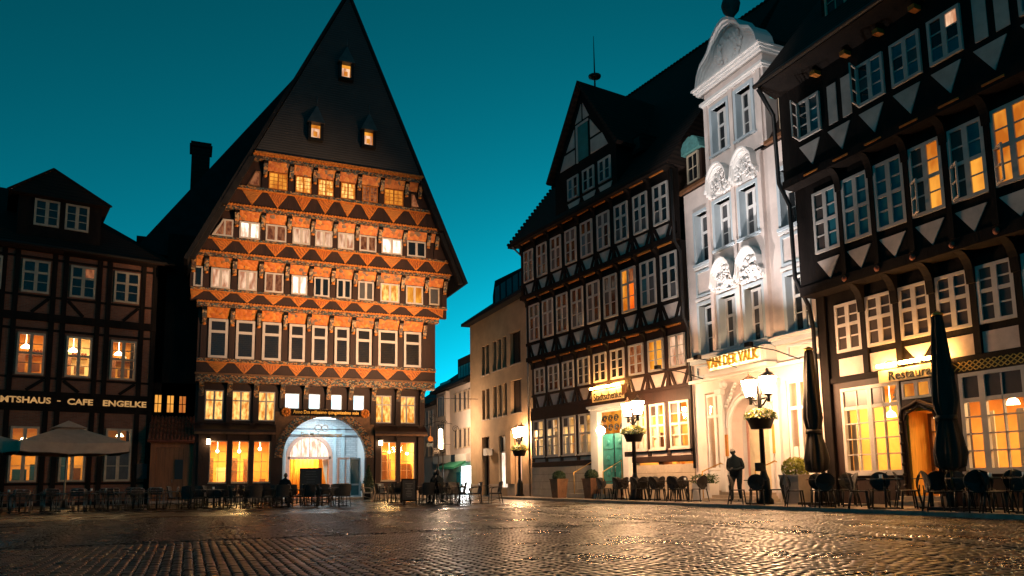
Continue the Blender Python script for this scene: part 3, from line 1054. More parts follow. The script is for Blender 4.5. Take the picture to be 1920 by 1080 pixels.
r3m = {1: 'lit_pale', 2: 'lit_pale', 4: 'lit_white', 8: 'lit_yellow', 9: 'lit_amber', 7: 'grey_blind', 3: 'lit_dim'}
r4m = {0: 'lit_dim', 1: 'lit_white', 2: 'lit_dim', 3: 'lit_pale', 4: 'lit_pale', 5: 'lit_pale', 6: 'lit_dim', 7: 'lit_white'}
for si, S in enumerate(ST):
    y = S['y']
    X0 = (lambda z: S['x0']) if S['x0'] is not None else (lambda z: xl(z) + .15)
    X1 = (lambda z: S['x1']) if S['x1'] is not None else (lambda z: xr(z) - .15)
    zb, zt = S['t0'] - .04, S['f'] - .2
    g = G().prism([(X0(zb), zb), (X1(zb), zb), (X1(zt), zt), (X0(zt), zt)], y + .02, y + .3)
    obj('storey_wall', g, 'timber_brown', hall)
    # triangular carved panels
    cs = list(zip(CX_, WX))
    if si == 1 or si == 2:
        cs = [(-.06, .9)] + cs + [(13.6, .95)]
    if si == 3:
        cs = [(2.72, 1.0)] + cs[2:8] + [(12.25, 1.0)]
    for c, wd in cs:
        h2 = wd / 2 + .02
        a, b_, m_ = clipx(S['t1'], c - h2) if si else c - h2, clipx(S['t1'], c + h2) if si else c + h2, c
        if si == 1:
            a, b_ = max(a, -.2), min(c + h2, 14.3)
            if c < 0:
                m_ = -.16
            if c > 13:
                m_ = 14.1
        elif si >= 2:
            m_ = clipx(S['t0'], c)
        if b_ - a < .2:
            continue
        obj('triangle_border', G().prism([(a - .03, S['t1'] - .012), (m_, S['t0'] - .01), (b_ + .03, S['t1'] - .012)], y - .012, y + .015), 'moulding_orange', hall)
        tp = G().prism([(a + .045, S['t1'] - .05), (m_, S['t0'] + .09), (b_ - .045, S['t1'] - .05)], y - .035, y - .014)
        obj('triangle_panel', tp, random.choice(['carved_orange', 'carved_orange', 'carved_amber', 'carved_rust']), hall)
    zs = S['t1'] + .02
    obj('sill_beam', G().prism([(X0(zs), zs), (X1(zs), zs), (X1(S['z0'] - .03), S['z0'] - .03), (X0(S['z0'] - .03), S['z0'] - .03)], y - .1, y), 'carved_frieze', hall)
    sbox('moulding', 'moulding_orange', hall, X0(zs), X1(zs), y - .12, y, S['t1'] - .03, S['t1'] + .02)
    # windows
    ws = [(c - wd / 2, c + wd / 2) for c, wd in zip(CX_, WX)]
    if si == 0:
        for (a, b_) in ws:
            window(hall, a, b_, S['z0'], S['z1'], y - .02, 1, 2, 'white_frame', 'leaded_glass', .135, .06, transom=(1, .70), proud=.07)
    elif si == 1:
        for k, (a, b_) in enumerate(ws):
            window(hall, a, b_, S['z0'], S['z1'], y - .02, 2, 1, 'white_frame', r3m.get(k + 1, 'dark_glass'), .085, .05, mull=1, proud=.07)
        window(hall, -.1, .36, S['z0'], S['z1'], y - .02, 1, 1, 'white_frame', 'dark_glass', .085, .05, proud=.07)
        window(hall, 13.2, 13.86, S['z0'] + .05, S['z1'], y - .02, 1, 1, 'cream_frame', 'grey_blind', .085, .05, proud=.07)
    elif si == 2:
        for k, (a, b_) in enumerate(ws):
            a -= .05
            b_ += .05
            if k == 0:          # cut to the rake
                za, zc = S['z0'], S['z1']
                fr = G()
                o4 = [(a, za), (b_, za), (b_, zc), (a + .55, zc)]
                i4 = [(a + .17, za + .08), (b_ - .08, za + .08), (b_ - .08, zc - .08), (a + .6, zc - .08)]
                for e in range(4):
                    f_ = (e + 1) % 4
                    fr.prism([o4[e], o4[f_], i4[f_], i4[e]], y - .09, y + .04)
                fr.box(a + .6, a + .7, y - .085, y + .04, za + .08, zc - .08)
                wo = obj('window', fr, 'white_frame', hall)
                obj('pane', G().prism(i4, y - .04, y - .03), 'lit_dim', wo)
            else:
                window(hall, a, b_, S['z0'], S['z1'], y - .02, 2, 1, 'white_frame', r4m.get(k, 'dark_glass'), .085, .05, mull=1, proud=.07)
    else:
        for k in range(2, 8):
            a, b_ = ws[k]
            pm = ['lit_amber', 'lit_yellow', 'lit_yellow', 'lit_yellow', 'lit_dim', 'lit_amber'][k - 2]
            window(hall, a, b_, S['z0'], S['z1'], y - .02, 4, 4, 'painted_orange', (lambda i, j, pm=pm: pm), .05, .025, mull=2, proud=.05)
        for pts in ([(2.42, 17.42), (3.12, 17.42), (3.12, 18.35), (2.86, 18.35)], [(11.83, 17.42), (12.4, 17.42), (12.02, 18.3), (11.83, 18.3)]):
            wo = obj('window', G().prism(pts, y - .05, y), 'timber_warm', hall)
            cxm = sum(p[0] for p in pts) / 4
            czm = sum(p[1] for p in pts) / 4
            obj('pane', G().prism([(cxm + (p[0] - cxm) * .75, czm + (p[1] - czm) * .8) for p in pts], y - .065, y - .052), 'lit_dim', wo)
    # sloping painted boards between consoles, consoles, frieze and rope moulding above
    zc = S['z1'] + .05
    px = list(PX)
    if si == 1:
        px = [-.12] + px + [14.2]
    if si == 2:
        px = px[0:1] + px[1:] + [13.55]
    if si == 3:
        px = [2.3] + PX[2:9] + [12.35]
    for k, xx in enumerate(px):
        if si >= 2 and not (xl(zc) + .1 < xx < xr(zc) - .05):
            continue
        bo = obj('bracket', G().prism_x(bracket_profile(y, y - .38, zc - .42, S['b'] + .02), xx - .13, xx + .13), 'timber_dark', hall)  # shade of the unlit sides put into the dark material
        obj('bracket_carving', G().prism_x([(py - .022, pz) for py, pz in bracket_profile(y, y - .38, zc - .42, S['b'] + .02)[3:]] + [(y - .06, zc - .42)], xx - .11, xx + .11), 'carved_bracket', bo)
        obj('bracket_boss', G().ball((xx, y - .13, zc - .36), .1, 10, 6, (1, .7, .8)), 'moulding_orange', bo)
        sbox('post', 'timber_brown', hall, xx - .15, xx + .15, y - .06, y, S['z0'] - .03, zc - .42)
        if k + 1 < len(px):
            a, b_ = xx + .125, px[k + 1] - .125
            if b_ - a > .1:
                obj('painted_board', G().prism_x([(y - .02, zc), (y - .36, S['b']), (y - .33, S['b'] + .02), (y + .02, zc + .02)], a, b_), 'painted_board', hall)
    y2 = y - .4
    za, zb2 = S['b'] + .02, S['f']
    obj('frieze', G().prism([(X0(za) - .1, za), (X1(za) + .1, za), (X1(zb2) + .1, zb2), (X0(zb2) - .1, zb2)], y2 - .03, y + .1), 'carved_frieze', hall)
    rp = G()
    xa, xb = X0(zb2) - .12, X1(zb2) + .12
    nseg = int((xb - xa) / .16)
    for k in range(nseg):        # rope moulding, a twisted row of beads
        x_ = xa + (xb - xa) * k / nseg
        rp.bar((x_, y2 - .07, zb2 + .01), (x_ + .13, y2 - .07, zb2 + .075), .075, .07, (0, 1, 0))
    rp.box(xa, xb, y2 - .05, y2 + .1, zb2, zb2 + .085)
    obj('rope_moulding', rp, 'moulding_orange', hall)
sbox('moulding', 'moulding_orange', hall, 2.75, 12.45, -2.15, -1.9, 19.2, 19.32)

# slate gable and roof
APX, APZ = 7.8, 29.95
sg = G().prism([(xl(19.3), 19.3), (xr(19.3), 19.3), (APX, APZ)], -1.98, -1.6)
obj('slate_gable', sg, 'slate_courses', hall)
roof = G()
for (xa, za), (xb, zb_) in (((-.42, 12.75), (APX, APZ + .15)), ((15.12, 12.85), (APX, APZ + .15))):
    dx, dz = xb - xa, zb_ - za
    L = math.hypot(dx, dz)
    nx_, nz_ = -dz / L, dx / L
    if nz_ < 0:
        nx_, nz_ = -nx_, -nz_
    t = .22
    q = [(xa, za), (xb, zb_), (xb + nx_ * 0, zb_ + t * 1.6), (xa + nx_ * t, za + nz_ * t)]
    if xa < xb:
        q = q
    else:
        q = q[::-1]
    roof.prism(q, -2.05, 4)
# big roof over the wider rear of the house
roof.prism([(-3.3, 14.2), (15.1, 12.9), (APX, APZ + .12)], 2.2, 18)
rf = obj('roof', roof, 'slate', hall)
# stepped slate strips along the left rake
for si, (za, zb_) in enumerate(((12.95, 16.0), (16.1, 19.0))):
    obj('barge_strip', G().prism([(xl(za) - .1, za), (xl(za) + .22, za), (xl(zb_) + .22, zb_), (xl(zb_) - .1, zb_)], -2.1 + (1 - si) * .25, -1.7 + (1 - si) * .25), 'slate', rf)
    obj('barge_strip', G().prism([(xr(za) - .22, za), (xr(za) + .1, za), (xr(zb_) + .1, zb_), (xr(zb_) - .22, zb_)], -2.1 + (1 - si) * .25, -1.7 + (1 - si) * .25), 'slate', rf)
obj('finial', G().lathe([(.16, 0), (.1, .5), (.05, 1.2), (.01, 1.9)], (APX, -1.9, APZ), 8), 'slate', rf)
ch = obj('chimney', G().box(-.5, .52, 2.4, 3.6, 15.5, 21.0).box(-.62, .64, 2.28, 3.72, 21.0, 21.12).box(-.56, .58, 2.34, 3.66, 21.12, 21.3), 'roof_tiles', rf)
obj('rear_wall', G().box(-3.2, .24, 2.6, 16, 0, 15.2).box(-1.5, .24, 1.55, 2.6, 0, 15.2), 'timber_dark', hall)
obj('side_wall', G().box(.3, 13.15, 7.2, 16, 0, 13), 'timber_dark', hall)
# little dormers in the slate gable
for dx, dz in ((6.02, 20.55), (9.08, 20.65), (7.7, 24.6)):
    dm = obj('dormer', G().box(dx - .42, dx - .27, -2.35, -1.95, dz - .12, dz + .92).box(dx + .27, dx + .42, -2.35, -1.95, dz - .12, dz + .92).box(dx - .27, dx + .27, -2.35, -1.95, dz - .12, dz), 'slate', hall)
    hd = G()
    zt_ = dz + .9
    hd.add([(dx - .5, -2.45, zt_), (dx + .5, -2.45, zt_), (dx + .5, -1.9, zt_), (dx - .5, -1.9, zt_), (dx + .08, -2.0, zt_ + 1.25)],
           [(0, 1, 4), (1, 2, 4), (2, 3, 4), (3, 0, 4), (3, 2, 1, 0)])
    hd.tube([(dx + .08, -2.0, zt_ + 1.2), (dx + .08, -2.0, zt_ + 1.75)], .025, 6)
    obj('dormer_hood', hd, 'slate_light', dm)
    obj('dormer_reveal', G().box(dx - .27, dx + .27, -2.05, -1.99, dz, dz + .88), 'lit_amber', dm)
    fr = G()
    for q in ((dx - .22, dx - .12, dz + .02, dz + .62), (dx + .12, dx + .22, dz + .02, dz + .62), (dx - .12, dx + .12, dz + .02, dz + .14), (dx - .12, dx + .12, dz + .5, dz + .62)):
        fr.box(q[0], q[1], -2.16, -2.06, q[2], q[3])
    obj('dormer_window', fr, 'lit_pale', dm)

# entrance under the arch: porch, inner doorway, doors and lettering
po = G()
x0, x1 = AC - AR - .1, AC + AR + .1
po.add([(x0, .3, 0.02), (x1, .3, .02), (x1, 3.2, .02), (x0, 3.2, .02), (x0, .3, 4.9), (x1, .3, 4.9), (x1, 3.2, 4.9), (x0, 3.2, 4.9)],
       [(0, 1, 2, 3), (7, 6, 5, 4), (0, 3, 7, 4), (1, 5, 6, 2)])
obj('porch', po, 'room_pale', hall)
DC, DR, DZ = AC - .45, 1.28, 2.55        # inner doorway
bw_ = G()
bw_.box(x0, DC - DR, 3.0, 3.2, 0, 4.9)
bw_.box(DC + DR, x1, 3.0, 3.2, 0, 4.9)
q = [(DC + DR * math.cos(t), DZ + DR * math.sin(t)) for t in [math.pi * i / 16 for i in range(17)]]
for i in range(16):
    bw_.prism([q[i], (q[i][0], 4.9), (q[i + 1][0], 4.9), q[i + 1]], 3.0, 3.2)
obj('porch_wall', bw_, 'pale_brick', hall)
for xx in (x0 + .45, DC - DR - .22, DC + DR + .22, x1 - .9):
    sbox('pilaster', 'trim_blue', hall, xx - .1, xx + .1, 2.9, 3.0, 0.02, 4.4)
sbox('cornice', 'trim_blue', hall, x0 + .05, x1 - .05, 2.86, 3.0, 3.9, 4.05)
fr = G()
for i in range(16):
    a, b_ = math.pi * i / 16, math.pi * (i + 1) / 16
    fr.prism([(DC + (DR - .12) * math.cos(a), DZ + (DR - .12) * math.sin(a)), (DC + (DR + .1) * math.cos(a), DZ + (DR + .1) * math.sin(a)),
              (DC + (DR + .1) * math.cos(b_), DZ + (DR + .1) * math.sin(b_)), (DC + (DR - .12) * math.cos(b_), DZ + (DR - .12) * math.sin(b_))], 2.9, 3.1)
for s in (-1, 1):
    fr.box(DC + s * DR - .12, DC + s * DR + .12, 2.9, 3.1, 0, DZ)
fr.box(DC - DR, DC + DR, 2.9, 3.1, DZ - .16, DZ)
for t in (-.5, 0, .5):
    fr.box(DC + t - .02, DC + t + .02, 2.95, 3.05, DZ, DZ + math.sqrt(max(0, (DR - .1) ** 2 - t * t)))
obj('door_frame', fr, 'salmon_wood', hall)
fl = [(DC + (DR - .1) * math.cos(t), DZ + (DR - .1) * math.sin(t)) for t in [math.pi * i / 16 for i in range(17)]]
obj('fanlight', G().prism(fl, 3.1, 3.12), 'lit_white', hall)
obj('inner_room', G().add([(DC - 2.2, 3.3, .03), (DC + 2.2, 3.3, .03), (DC + 2.2, 7, .03), (DC - 2.2, 7, .03), (DC - 2.2, 3.3, 3), (DC + 2.2, 3.3, 3), (DC + 2.2, 7, 3), (DC - 2.2, 7, 3)],
                          [(0, 1, 2, 3), (7, 6, 5, 4), (3, 2, 6, 7), (0, 3, 7, 4), (1, 5, 6, 2)]), 'room_amber', hall)
cu = G()
for k in range(26):
    xx = DC - 1.1 + k * .075
    cu.tube([(xx, 4.6 + .05 * math.sin(k * 2.1), .1), (xx, 4.6 + .04 * math.sin(k * 1.7), 2.5)], .055, 6)
obj('curtain', cu, 'curtain_amber', hall)
dp = G()
for k in range(8):
    t = k / 7
    dp.tube([(DC + 1.15 - t * .3, 3.3, 2.4), (DC + 1.1 - t * .12, 3.3, 1.5), (DC + 1.12, 3.3, .9), (DC + 1.08 - t * .2, 3.3, .1)], .05, 6)
obj('drape', dp, 'curtain_cream', hall)
lamp('inner_light', 'AREA', local(hall, DC, 4.1, 2.9), 160, (1, .60, .20), .5, local(hall, DC, 4.6, 0))
# glazed door leaves: one open to the right, side lights
for (a, b_, yy, rot) in ((AC + 1.0, AC + 2.0, 1.6, 0), (x0 + .1, DC - DR - .35, 2.7, 0)):
    window(hall, a, b_, .12, 2.45, yy, 2, 2, 'salmon_wood', 'clear_glass', .12, .05, name='glazed_door', transom=(1, .3))
window(hall, AC + 1.55, AC + 2.2, .12, 2.4, .75, 1, 2, 'trim_blue', 'teal_pane', .09, .05, name='glazed_door', transom=(1, .3))
obj('vitrine', G().box(AC + 2.02, AC + 2.3, 1.0, 1.4, .05, 1.0), 'copper_green', hall)
rd = G()
for z_ in (3.62, 4.05):
    rd.tube([(x0 + .15, .25, z_), (x1 - .15, .25, z_)], .025, 6)
obj('tie_rod', rd, 'iron_black', hall)
lettering('Das Marktrestaurant', AC - 1.35, AC + 1.0, 3.62, 3.86, .16, .04, 'sign_cream', hall, .02)
lg = G()
for k in range(20):
    a, b_ = 2 * math.pi * k / 20, 2 * math.pi * (k + 1) / 20
    for cxx in (AC - .4, AC - .02):
        lg.prism([(cxx + .16 * math.cos(a), 4.1 + .16 * math.sin(a)), (cxx + .21 * math.cos(a), 4.1 + .21 * math.sin(a)),
                  (cxx + .21 * math.cos(b_), 4.1 + .21 * math.sin(b_)), (cxx + .16 * math.cos(b_), 4.1 + .16 * math.sin(b_))], .15, .2)
obj('emblem', lg, 'sign_white', hall)
obj('porch_lamp', G().box(AC - 1.4, AC + 1.4, .9, 1.1, 4.72, 4.8), 'cool_glow', hall)
lamp('porch_light', 'AREA', local(hall, AC, 1.3, 4.7), 150, (.66, .92, 1.0), 1.0, local(hall, AC, 2.0, 0))
obj('door_step', G().box(AC - AR, AC + AR + .3, -.9, .3, 0, .12), 'stone_trim', hall)
# bronze lanterns at right corner: wrought iron signs over the lane
ir = G()
ir.tube([(13.2, -.2, 6.0), (16.6, -.2, 6.05)], .02, 6)
for k in range(3):
    cx, cz, rr = 13.6 + k * .75, 5.75 - .35 * k, .22
    ir.tube([(cx + rr * math.cos(t) * (1 - t / 14), -.2, cz - .9 + rr * math.sin(t) * (1 - t / 14)) for t in [i * .5 for i in range(20)]], .018, 5)
ir.tube([(13.2, -.2, 4.3), (13.9, -.2, 4.6), (14.9, -.2, 4.45)], .02, 6)
obj('wrought_iron_arm', ir, 'iron_black', hall)

# ================================================================== brick and timber cafe house (left)
_a = R(78.2)
cafe = facade('cafe_house', 'dark half-timbered brick house with gold cafe lettering across its front', 'building', (-1.9, 45.0), (math.sin(_a), math.cos(_a)))
cols = [(-6.33, -5.12), (-4.2, -3.03), (-2.15, -.92)]
WX0 = -11.0
for z0, z1, hl in ((0, 5.2, [(a, b, 1.2, 3.95) for a, b in cols]), (5.2, 9.5, [(a, b, 6.56, 8.7) for a, b in cols]), (9.5, 13.45, [])):
    g = G()
    wall_with_holes(g, WX0, 0, z0, z1, .1, .35, hl)
    obj('brick_wall', g, 'brick_infill', cafe)
for a, b, en, wm in ((-6.8, -4.7, 75, 'room_amber'), (-4.65, -2.6, 150, 'room_cream'), (-2.55, -.35, 110, 'room_amber')):
    obj('room', G().add([(a, .36, 6.0), (b, .36, 6.0), (b, 3.4, 6.0), (a, 3.4, 6.0), (a, .36, 9.2), (b, .36, 9.2), (b, 3.4, 9.2), (a, 3.4, 9.2)],
                        [(0, 1, 2, 3), (7, 6, 5, 4), (3, 2, 6, 7), (0, 3, 7, 4), (1, 5, 6, 2)]), wm, cafe)
    m_ = (a + b) / 2
    lamp('room_light', 'AREA', local(cafe, m_, 1.6, 9.1), en, (1, .60, .24), .5, local(cafe, m_, 1.6, 0))
    obj('ceiling_lamp', G().lathe([(.24, 0), (.16, .12), (.03, .22)], (m_ - .15, 1.3, 8.1), 12).tube([(m_ - .15, 1.3, 8.3), (m_ - .15, 1.3, 9.2)], .012, 5), 'bulb_glow', cafe)
    sbox('picture', 'furniture', cafe, m_ + .1, m_ + .6, 3.34, 3.39, 7.2, 7.6)
    sbox('cupboard', 'furniture', cafe, m_ - .7, m_ - .1, 2.6, 3.2, 6.0, 8.1)
    sbox('shelf', 'furniture', cafe, m_ - .1, m_ + .7, 3.0, 3.3, 8.0, 8.08)
    for k in range(5):
        obj('shelf_jar', G().lathe([(.05, 0), (.08, .08), (.06, .2), (.03, .26)], (m_ + k * .15, 3.15, 8.085), 8), random.choice(['sign_white', 'sign_orange', 'tile_red']), cafe)
obj('end_wall', G().box(-.3, 0, .351, 12, 0, 13.4), 'timber_dark', cafe)
xs = sorted([-.12, -.72, -2.38, -2.85, -4.42, -4.92, -6.55, -7.1, -8.6, -9.2, -10.6])
for z0, z1 in ((0.15, 4.75), (5.75, 9.35), (9.75, 12.95)):
    for xx in xs:
        sbox('post', 'timber_dark', cafe, xx - .12, xx + .12, .04, .12, z0, z1)
for z0, z1, p in ((0, .15, .0), (4.75, 4.98, .04), (5.55, 5.75, .04), (9.35, 9.75, -.02), (12.95, 13.45, -.02)):
    sbox('beam', 'timber_dark', cafe, WX0, 0, p, .12, z0, z1)
sbox('name_beam', 'timber_dark', cafe, WX0, 0, -.02, .1, 4.981, 5.549)
for z0, z1 in ((6.38, 6.5), (8.85, 8.98), (10.58, 10.7), (12.58, 12.7), (1.02, 1.14)):
    for k, xx in enumerate(xs[:-1]):
        sbox('rail', 'timber_dark', cafe, xx + .121, xs[k + 1] - .121, .06, .12, z0, z1)
for k, (a, b) in enumerate(cols):
    s = (1, -1, 1)[k]
    for z0, z1 in ((5.78, 6.36), (9.78, 10.56)):
        c = (a + b) / 2
        obj('brace', G().bar((c - s * .1, .085, z0), (c + s * .62, .085, z1), .16, .07), 'timber_dark', cafe)
random.seed(3)
lit1 = ['lit_amber', 'lit_yellow', 'lit_amber']
for k, (a, b) in enumerate(cols):
    window(cafe, a, b, 10.78, 12.48, .04, 2, 3, 'cream_frame', (lambda i, j, k=k: 'lit_dim' if (k == 1 and i == 1 and j == 2) else 'dark_glass'), .1, .035, mull=1, transom=(2, .64))
    window(cafe, a, b, 6.56, 8.7, .04, 2, 4, 'cream_frame', 'clear_glass', .1, .035, mull=1, transom=(2, .52))
    window(cafe, a, b, 1.18, 3.95, .04, 2, 4, 'cream_frame', ('clear_glass' if k < 2 else (lambda i, j: 'clear_glass' if j == 3 else 'grey_blind')), .1, .035, mull=1, transom=(2, .55))
for dx in (-2.05, -4.1):
    a, b = cols[0][0] + dx, cols[0][1] + dx
    for z0, z1 in ((10.78, 12.48), (6.56, 8.7)):
        window(cafe, a, b, z0, z1, .04, 2, 3, 'cream_frame', 'dark_glass', .1, .035, mull=1)
lettering('MTSHAUS', -6.85, -4.72, 5.12, 5.44, -.05, .04, 'glowing_gold_letters', cafe, .03)
lettering('-', -4.45, -4.3, 5.26, 5.31, -.05, .04, 'glowing_gold_letters', cafe, .02)
lettering('CAFE', -4.0, -2.84, 5.12, 5.44, -.05, .04, 'glowing_gold_letters', cafe, .03)
lettering('ENGELKE', -2.38, -.3, 5.12, 5.44, -.05, .04, 'glowing_gold_letters', cafe, .03)
obj('room', G().add([(-7, .36, .5), (-.6, .36, .5), (-.6, 4, .5), (-7, 4, .5), (-7, .36, 4.2), (-.6, .36, 4.2), (-.6, 4, 4.2), (-7, 4, 4.2)],
                    [(0, 1, 2, 3), (7, 6, 5, 4), (3, 2, 6, 7), (0, 3, 7, 4), (1, 5, 6, 2)]), 'room_amber', cafe)
xx = -6.8
while xx < -.9:
    wd = random.uniform(.4, .8)
    yd = random.uniform(1.2, 3)
    sbox('cupboard', random.choice(['furniture', 'furniture', 'room_cream', 'sign_blue']), cafe, xx, xx + wd, yd, yd + .4, .5, random.uniform(1.4, 3.2))
    xx += wd + random.uniform(.05, .4)
for lx, lz in ((-5.7, 3.3), (-3.4, 3.0), (-1.35, 3.6), (-4.6, 3.2)):
    obj('ceiling_lamp', G().lathe([(.2, 0), (.14, .1), (.03, .2)], (lx, 1.1, lz), 10), 'bulb_glow', cafe)
lamp('room_light', 'AREA', local(cafe, -4.0, 2.0, 4.1), 170, (1, .62, .26), .9, local(cafe, -4, 1.7, 0))
# roof: steep front slope, wide dormer with two windows and its own hipped roof
rf = obj('roof', G().prism_x([(-.55, 13.2), (7.0, 18.4), (14, 13.2), (14, 13.0), (-.5, 13.0)], WX0 - .5, -4.6)
         .add([(-4.6, -.55, 13.2), (.75, -.55, 13.2), (.75, 14, 13.2), (-4.6, 14, 13.2), (-4.6, 7, 18.4), (-4.6, -.5, 13.0), (.7, -.5, 13.0)],
              [(0, 1, 4), (1, 2, 4), (2, 3, 4), (0, 5, 6, 1)]), 'roof_tiles', cafe)
obj('gutter', G().tube([(WX0, -.62, 13.12), (.8, -.62, 13.12)], .07, 8), 'iron_black', rf)
dm = obj('dormer', G().box(-6.7, -2.9, .4, 4, 13.6, 16.05), 'timber_dark', cafe)
window(dm, -5.99, -4.86, 14.46, 15.88, .38, 2, 3, 'cream_frame', 'dark_glass', .1, .035, mull=1)
window(dm, -4.6, -3.5, 14.46, 15.88, .38, 2, 3, 'cream_frame', 'dark_glass', .1, .035, mull=1)
obj('dormer_roof', G().add([(-7.15, -.05, 15.95), (-2.55, -.05, 15.95), (-2.55, 5, 15.95), (-7.15, 5, 15.95), (-5.2, 1.3, 17.95), (-4.6, 5, 17.95), (-5.2, 5, 17.95)],
                           [(0, 1, 5, 4), (1, 2, 5), (0, 4, 6, 3), (3, 2, 1, 0), (4, 5, 6), (2, 3, 6, 5)]), 'roof_tiles', dm)
rt = G()
for k in range(60):                       # tile noses along the ridge give the jagged outline
    t = k / 59
    rt.ball((-7.15 + 1.95 * t, -.05 + 1.35 * t, 16.0 + 1.98 * t), .09, 6, 4, (1, 1, .8))
    rt.ball((-2.55 - 2.65 * t, -.05 + 1.35 * t, 16.0 + 1.98 * t), .09, 6, 4, (1, 1, .8))
obj('hip_tiles', rt, 'roof_tiles', dm)
obj('notice_box', G().box(-.62, -.1, -.06, .05, 1.3, 2.1).box(-.55, -.17, -.075, -.06, 1.36, 2.04), 'sign_black', cafe)
lamp_ = obj('added_wall_lamp', G().box(-8.3, -8.12, -.35, -.17, 3.0, 3.35), 'bulb_glow', cafe)  # added out-of-view lamp that warms the dim brick front

# ================================================================== low annex with the plank door and tiled roof
annex = facade('door_annex', 'low wooden annex with plank door and small red tiled roof', 'annex', (-1.85, 44.35), (1, 0))
obj('front_wall', G().box(0, .25, 0, .3, 0, 3.2).box(1.62, 2.1, .02, .3, 0, 3.2).box(.25, 1.62, 0, .3, 2.95, 3.2), 'door_wood', annex)
for k in range(6):
    sbox('plank', 'door_wood', annex, .26 + k * .226, .26 + k * .226 + .218, .08, .14, .1, 2.94)
obj('door_handle', G().tube([(1.1, .04, 1.1), (1.1, -.02, 1.1), (1.1, -.02, 1.25)], .018, 6), 'steel', annex)
obj('notice_board', G().box(1.22, 1.62, .03, .075, 1.25, 2.3), 'sign_black', annex)
obj('lintel', G().box(-.05, 2.15, -.06, .3, 3.2, 3.4), 'door_wood', annex)
obj('roof_deck', G().prism_x([(-.5, 3.3), (1.3, 4.75), (1.3, 4.65), (-.45, 3.2)], -.15, 2.15), 'tile_red', annex)
tile = G()
tile.prism_x([(0, 0), (.36, .28), (.36, .33), (0, .05)], 0, .17)
tile.tube([(.085, -.005, .05), (.085, .36, .335)], .06, 6)
tme = tile.mesh('tile')
tme.materials.append(M['tile_red'])
for i in range(13):
    for j in range(5):
        o = obj('tile', tme, None, annex, (-.15 + i * .177, -.53 + j * .36, 3.28 + j * .292 + random.uniform(-.008, .008)))
obj('upper_wall', G().box(-.1, 2.1, 1.2, 1.5, 3, 6.6), 'timber_dark', annex)
for k in range(3):
    window(annex, .0 + k * .62, .42 + k * .62, 4.9, 5.95 - .02 * k, 1.17, 2, 2, 'timber_dark', 'lit_amber', .05, .04)
obj('door_step', G().box(.1, 1.9, -.5, 0, 0, .12), 'stone_trim', annex)

# ================================================================== half-timbered inn (Stadtschenke)
B2 = Vector((16.74, 35.96))
A2 = Vector((18.3, 24.35))
d2 = (A2 - B2).normalized()
inn = facade('timbered_inn', 'half-timbered inn with white window rows, gable dormer and green door', 'building', B2, d2)
LEN = 11.75
IC = [.8 + 1.285 * k for k in range(9)]


def storey_timber(b, cs, bay, wd, y, zb, z_tri0, z_tri1, z0, z1, ztop, x0, x1, plaster='plaster_white', timber='timber_dark', tw=.12):
    """backing plaster, beams, posts at the bay edges, and the V braces that leave tapering panels below the windows"""
    obj('infill_wall', G().box(x0, x1, y + .1, y + .3, zb, ztop), 'timber_dark', b)
    sbox('beam', timber, b, x0, x1, y, y + .1, zb, z_tri0)
    sbox('beam', timber, b, x0, x1, y + .005, y + .1, z_tri1, z0 - .005)
    sbox('beam', timber, b, x0, x1, y, y + .1, z1 + .02, ztop)
    for k, c in enumerate(cs):
        sbox('plaster_panel', plaster, b, c - bay / 2 + .06, c + bay / 2 - .06, y + .06, y + .1, z_tri0, z_tri1)
        for s in (-1, 1):
            obj('brace', G().bar((c + s * (wd / 2 + .06), y + .05, z_tri1 + .03), (c + s * .24, y + .05, z_tri0 - .03), .13, .09), timber, b)
            obj('brace', G().bar((c + s * (bay / 2 + .02), y + .055, z_tri1 + .03), (c + s * (wd / 2 + .03), y + .055, z_tri0 - .03), .09, .06), timber, b)
    for c in [cs[0] - bay / 2] + [q + bay / 2 for q in cs]:
        sbox('post', timber, b, max(x0, c - (bay - wd) / 2 + .01), min(x1, c + (bay - wd) / 2 - .01), y + .008, y + .1, z0, z1 + .02)
        sbox('post', timber, b, max(x0, c - .07), min(x1, c + .07), y - .004, y + .1, z_tri0, z_tri1)


# plinth of sandstone blocks
random.seed(11)
for (xa, xb, zt_) in ((-.15, 5.3, 1.6), (8.0, 11.75, 1.5)):
    obj('plinth_core', G().box(xa + .01, xb - .01, .06, .4, 0, zt_ - .02), 'joint_sand', inn)
    nrow = 4
    hh = (zt_ - .1) / nrow
    for r_ in range(nrow):
        x = xa
        while x < xb - .02:
            wd = random.uniform(.6, .95)
            e = min(x + wd, xb)
            if xb - e < .25:
                e = xb
            sbox('stone_block', 'sandstone', inn, x + .006, e - .006, random.uniform(-.01, .0), .2, .1 + r_ * hh + .005, .1 + (r_ + 1) * hh - .005)
            x = e
INB = 'timber_brown'
gw = [(.06, 1.10), (1.38, 2.45), (2.77, 3.87), (4.14, 5.22), (8.25, 9.01), (9.25, 10.20), (10.47, 11.59)]
for xa, xb in ((-.12, 5.3), (8.0, 11.75)):
    sbox('beam', INB, inn, xa, xb, -.03, .1, 1.62, 1.85)
    sbox('beam', INB, inn, xa, xb, -.02, .1, 2.02, 2.12)
    sbox('plaster_panel', 'plaster_white', inn, xa, xb, .04, .1, 1.85, 2.02)
    sbox('ground_wall', INB, inn, xa, xb, .1, .3, 1.6, 2.12)
    sbox('ground_wall', INB, inn, xa, xb, .1, .3, 4.06, 4.57)
for k, (a, b) in enumerate(gw):
    window(inn, a, b, 2.13, 4.05, -.0, 2, 4, 'white_frame', (lambda i, j: 'clear_glass' if j < 3 or i else 'dark_blind'), .09, .04, mull=1, transom=(2, .52), sill=.06)
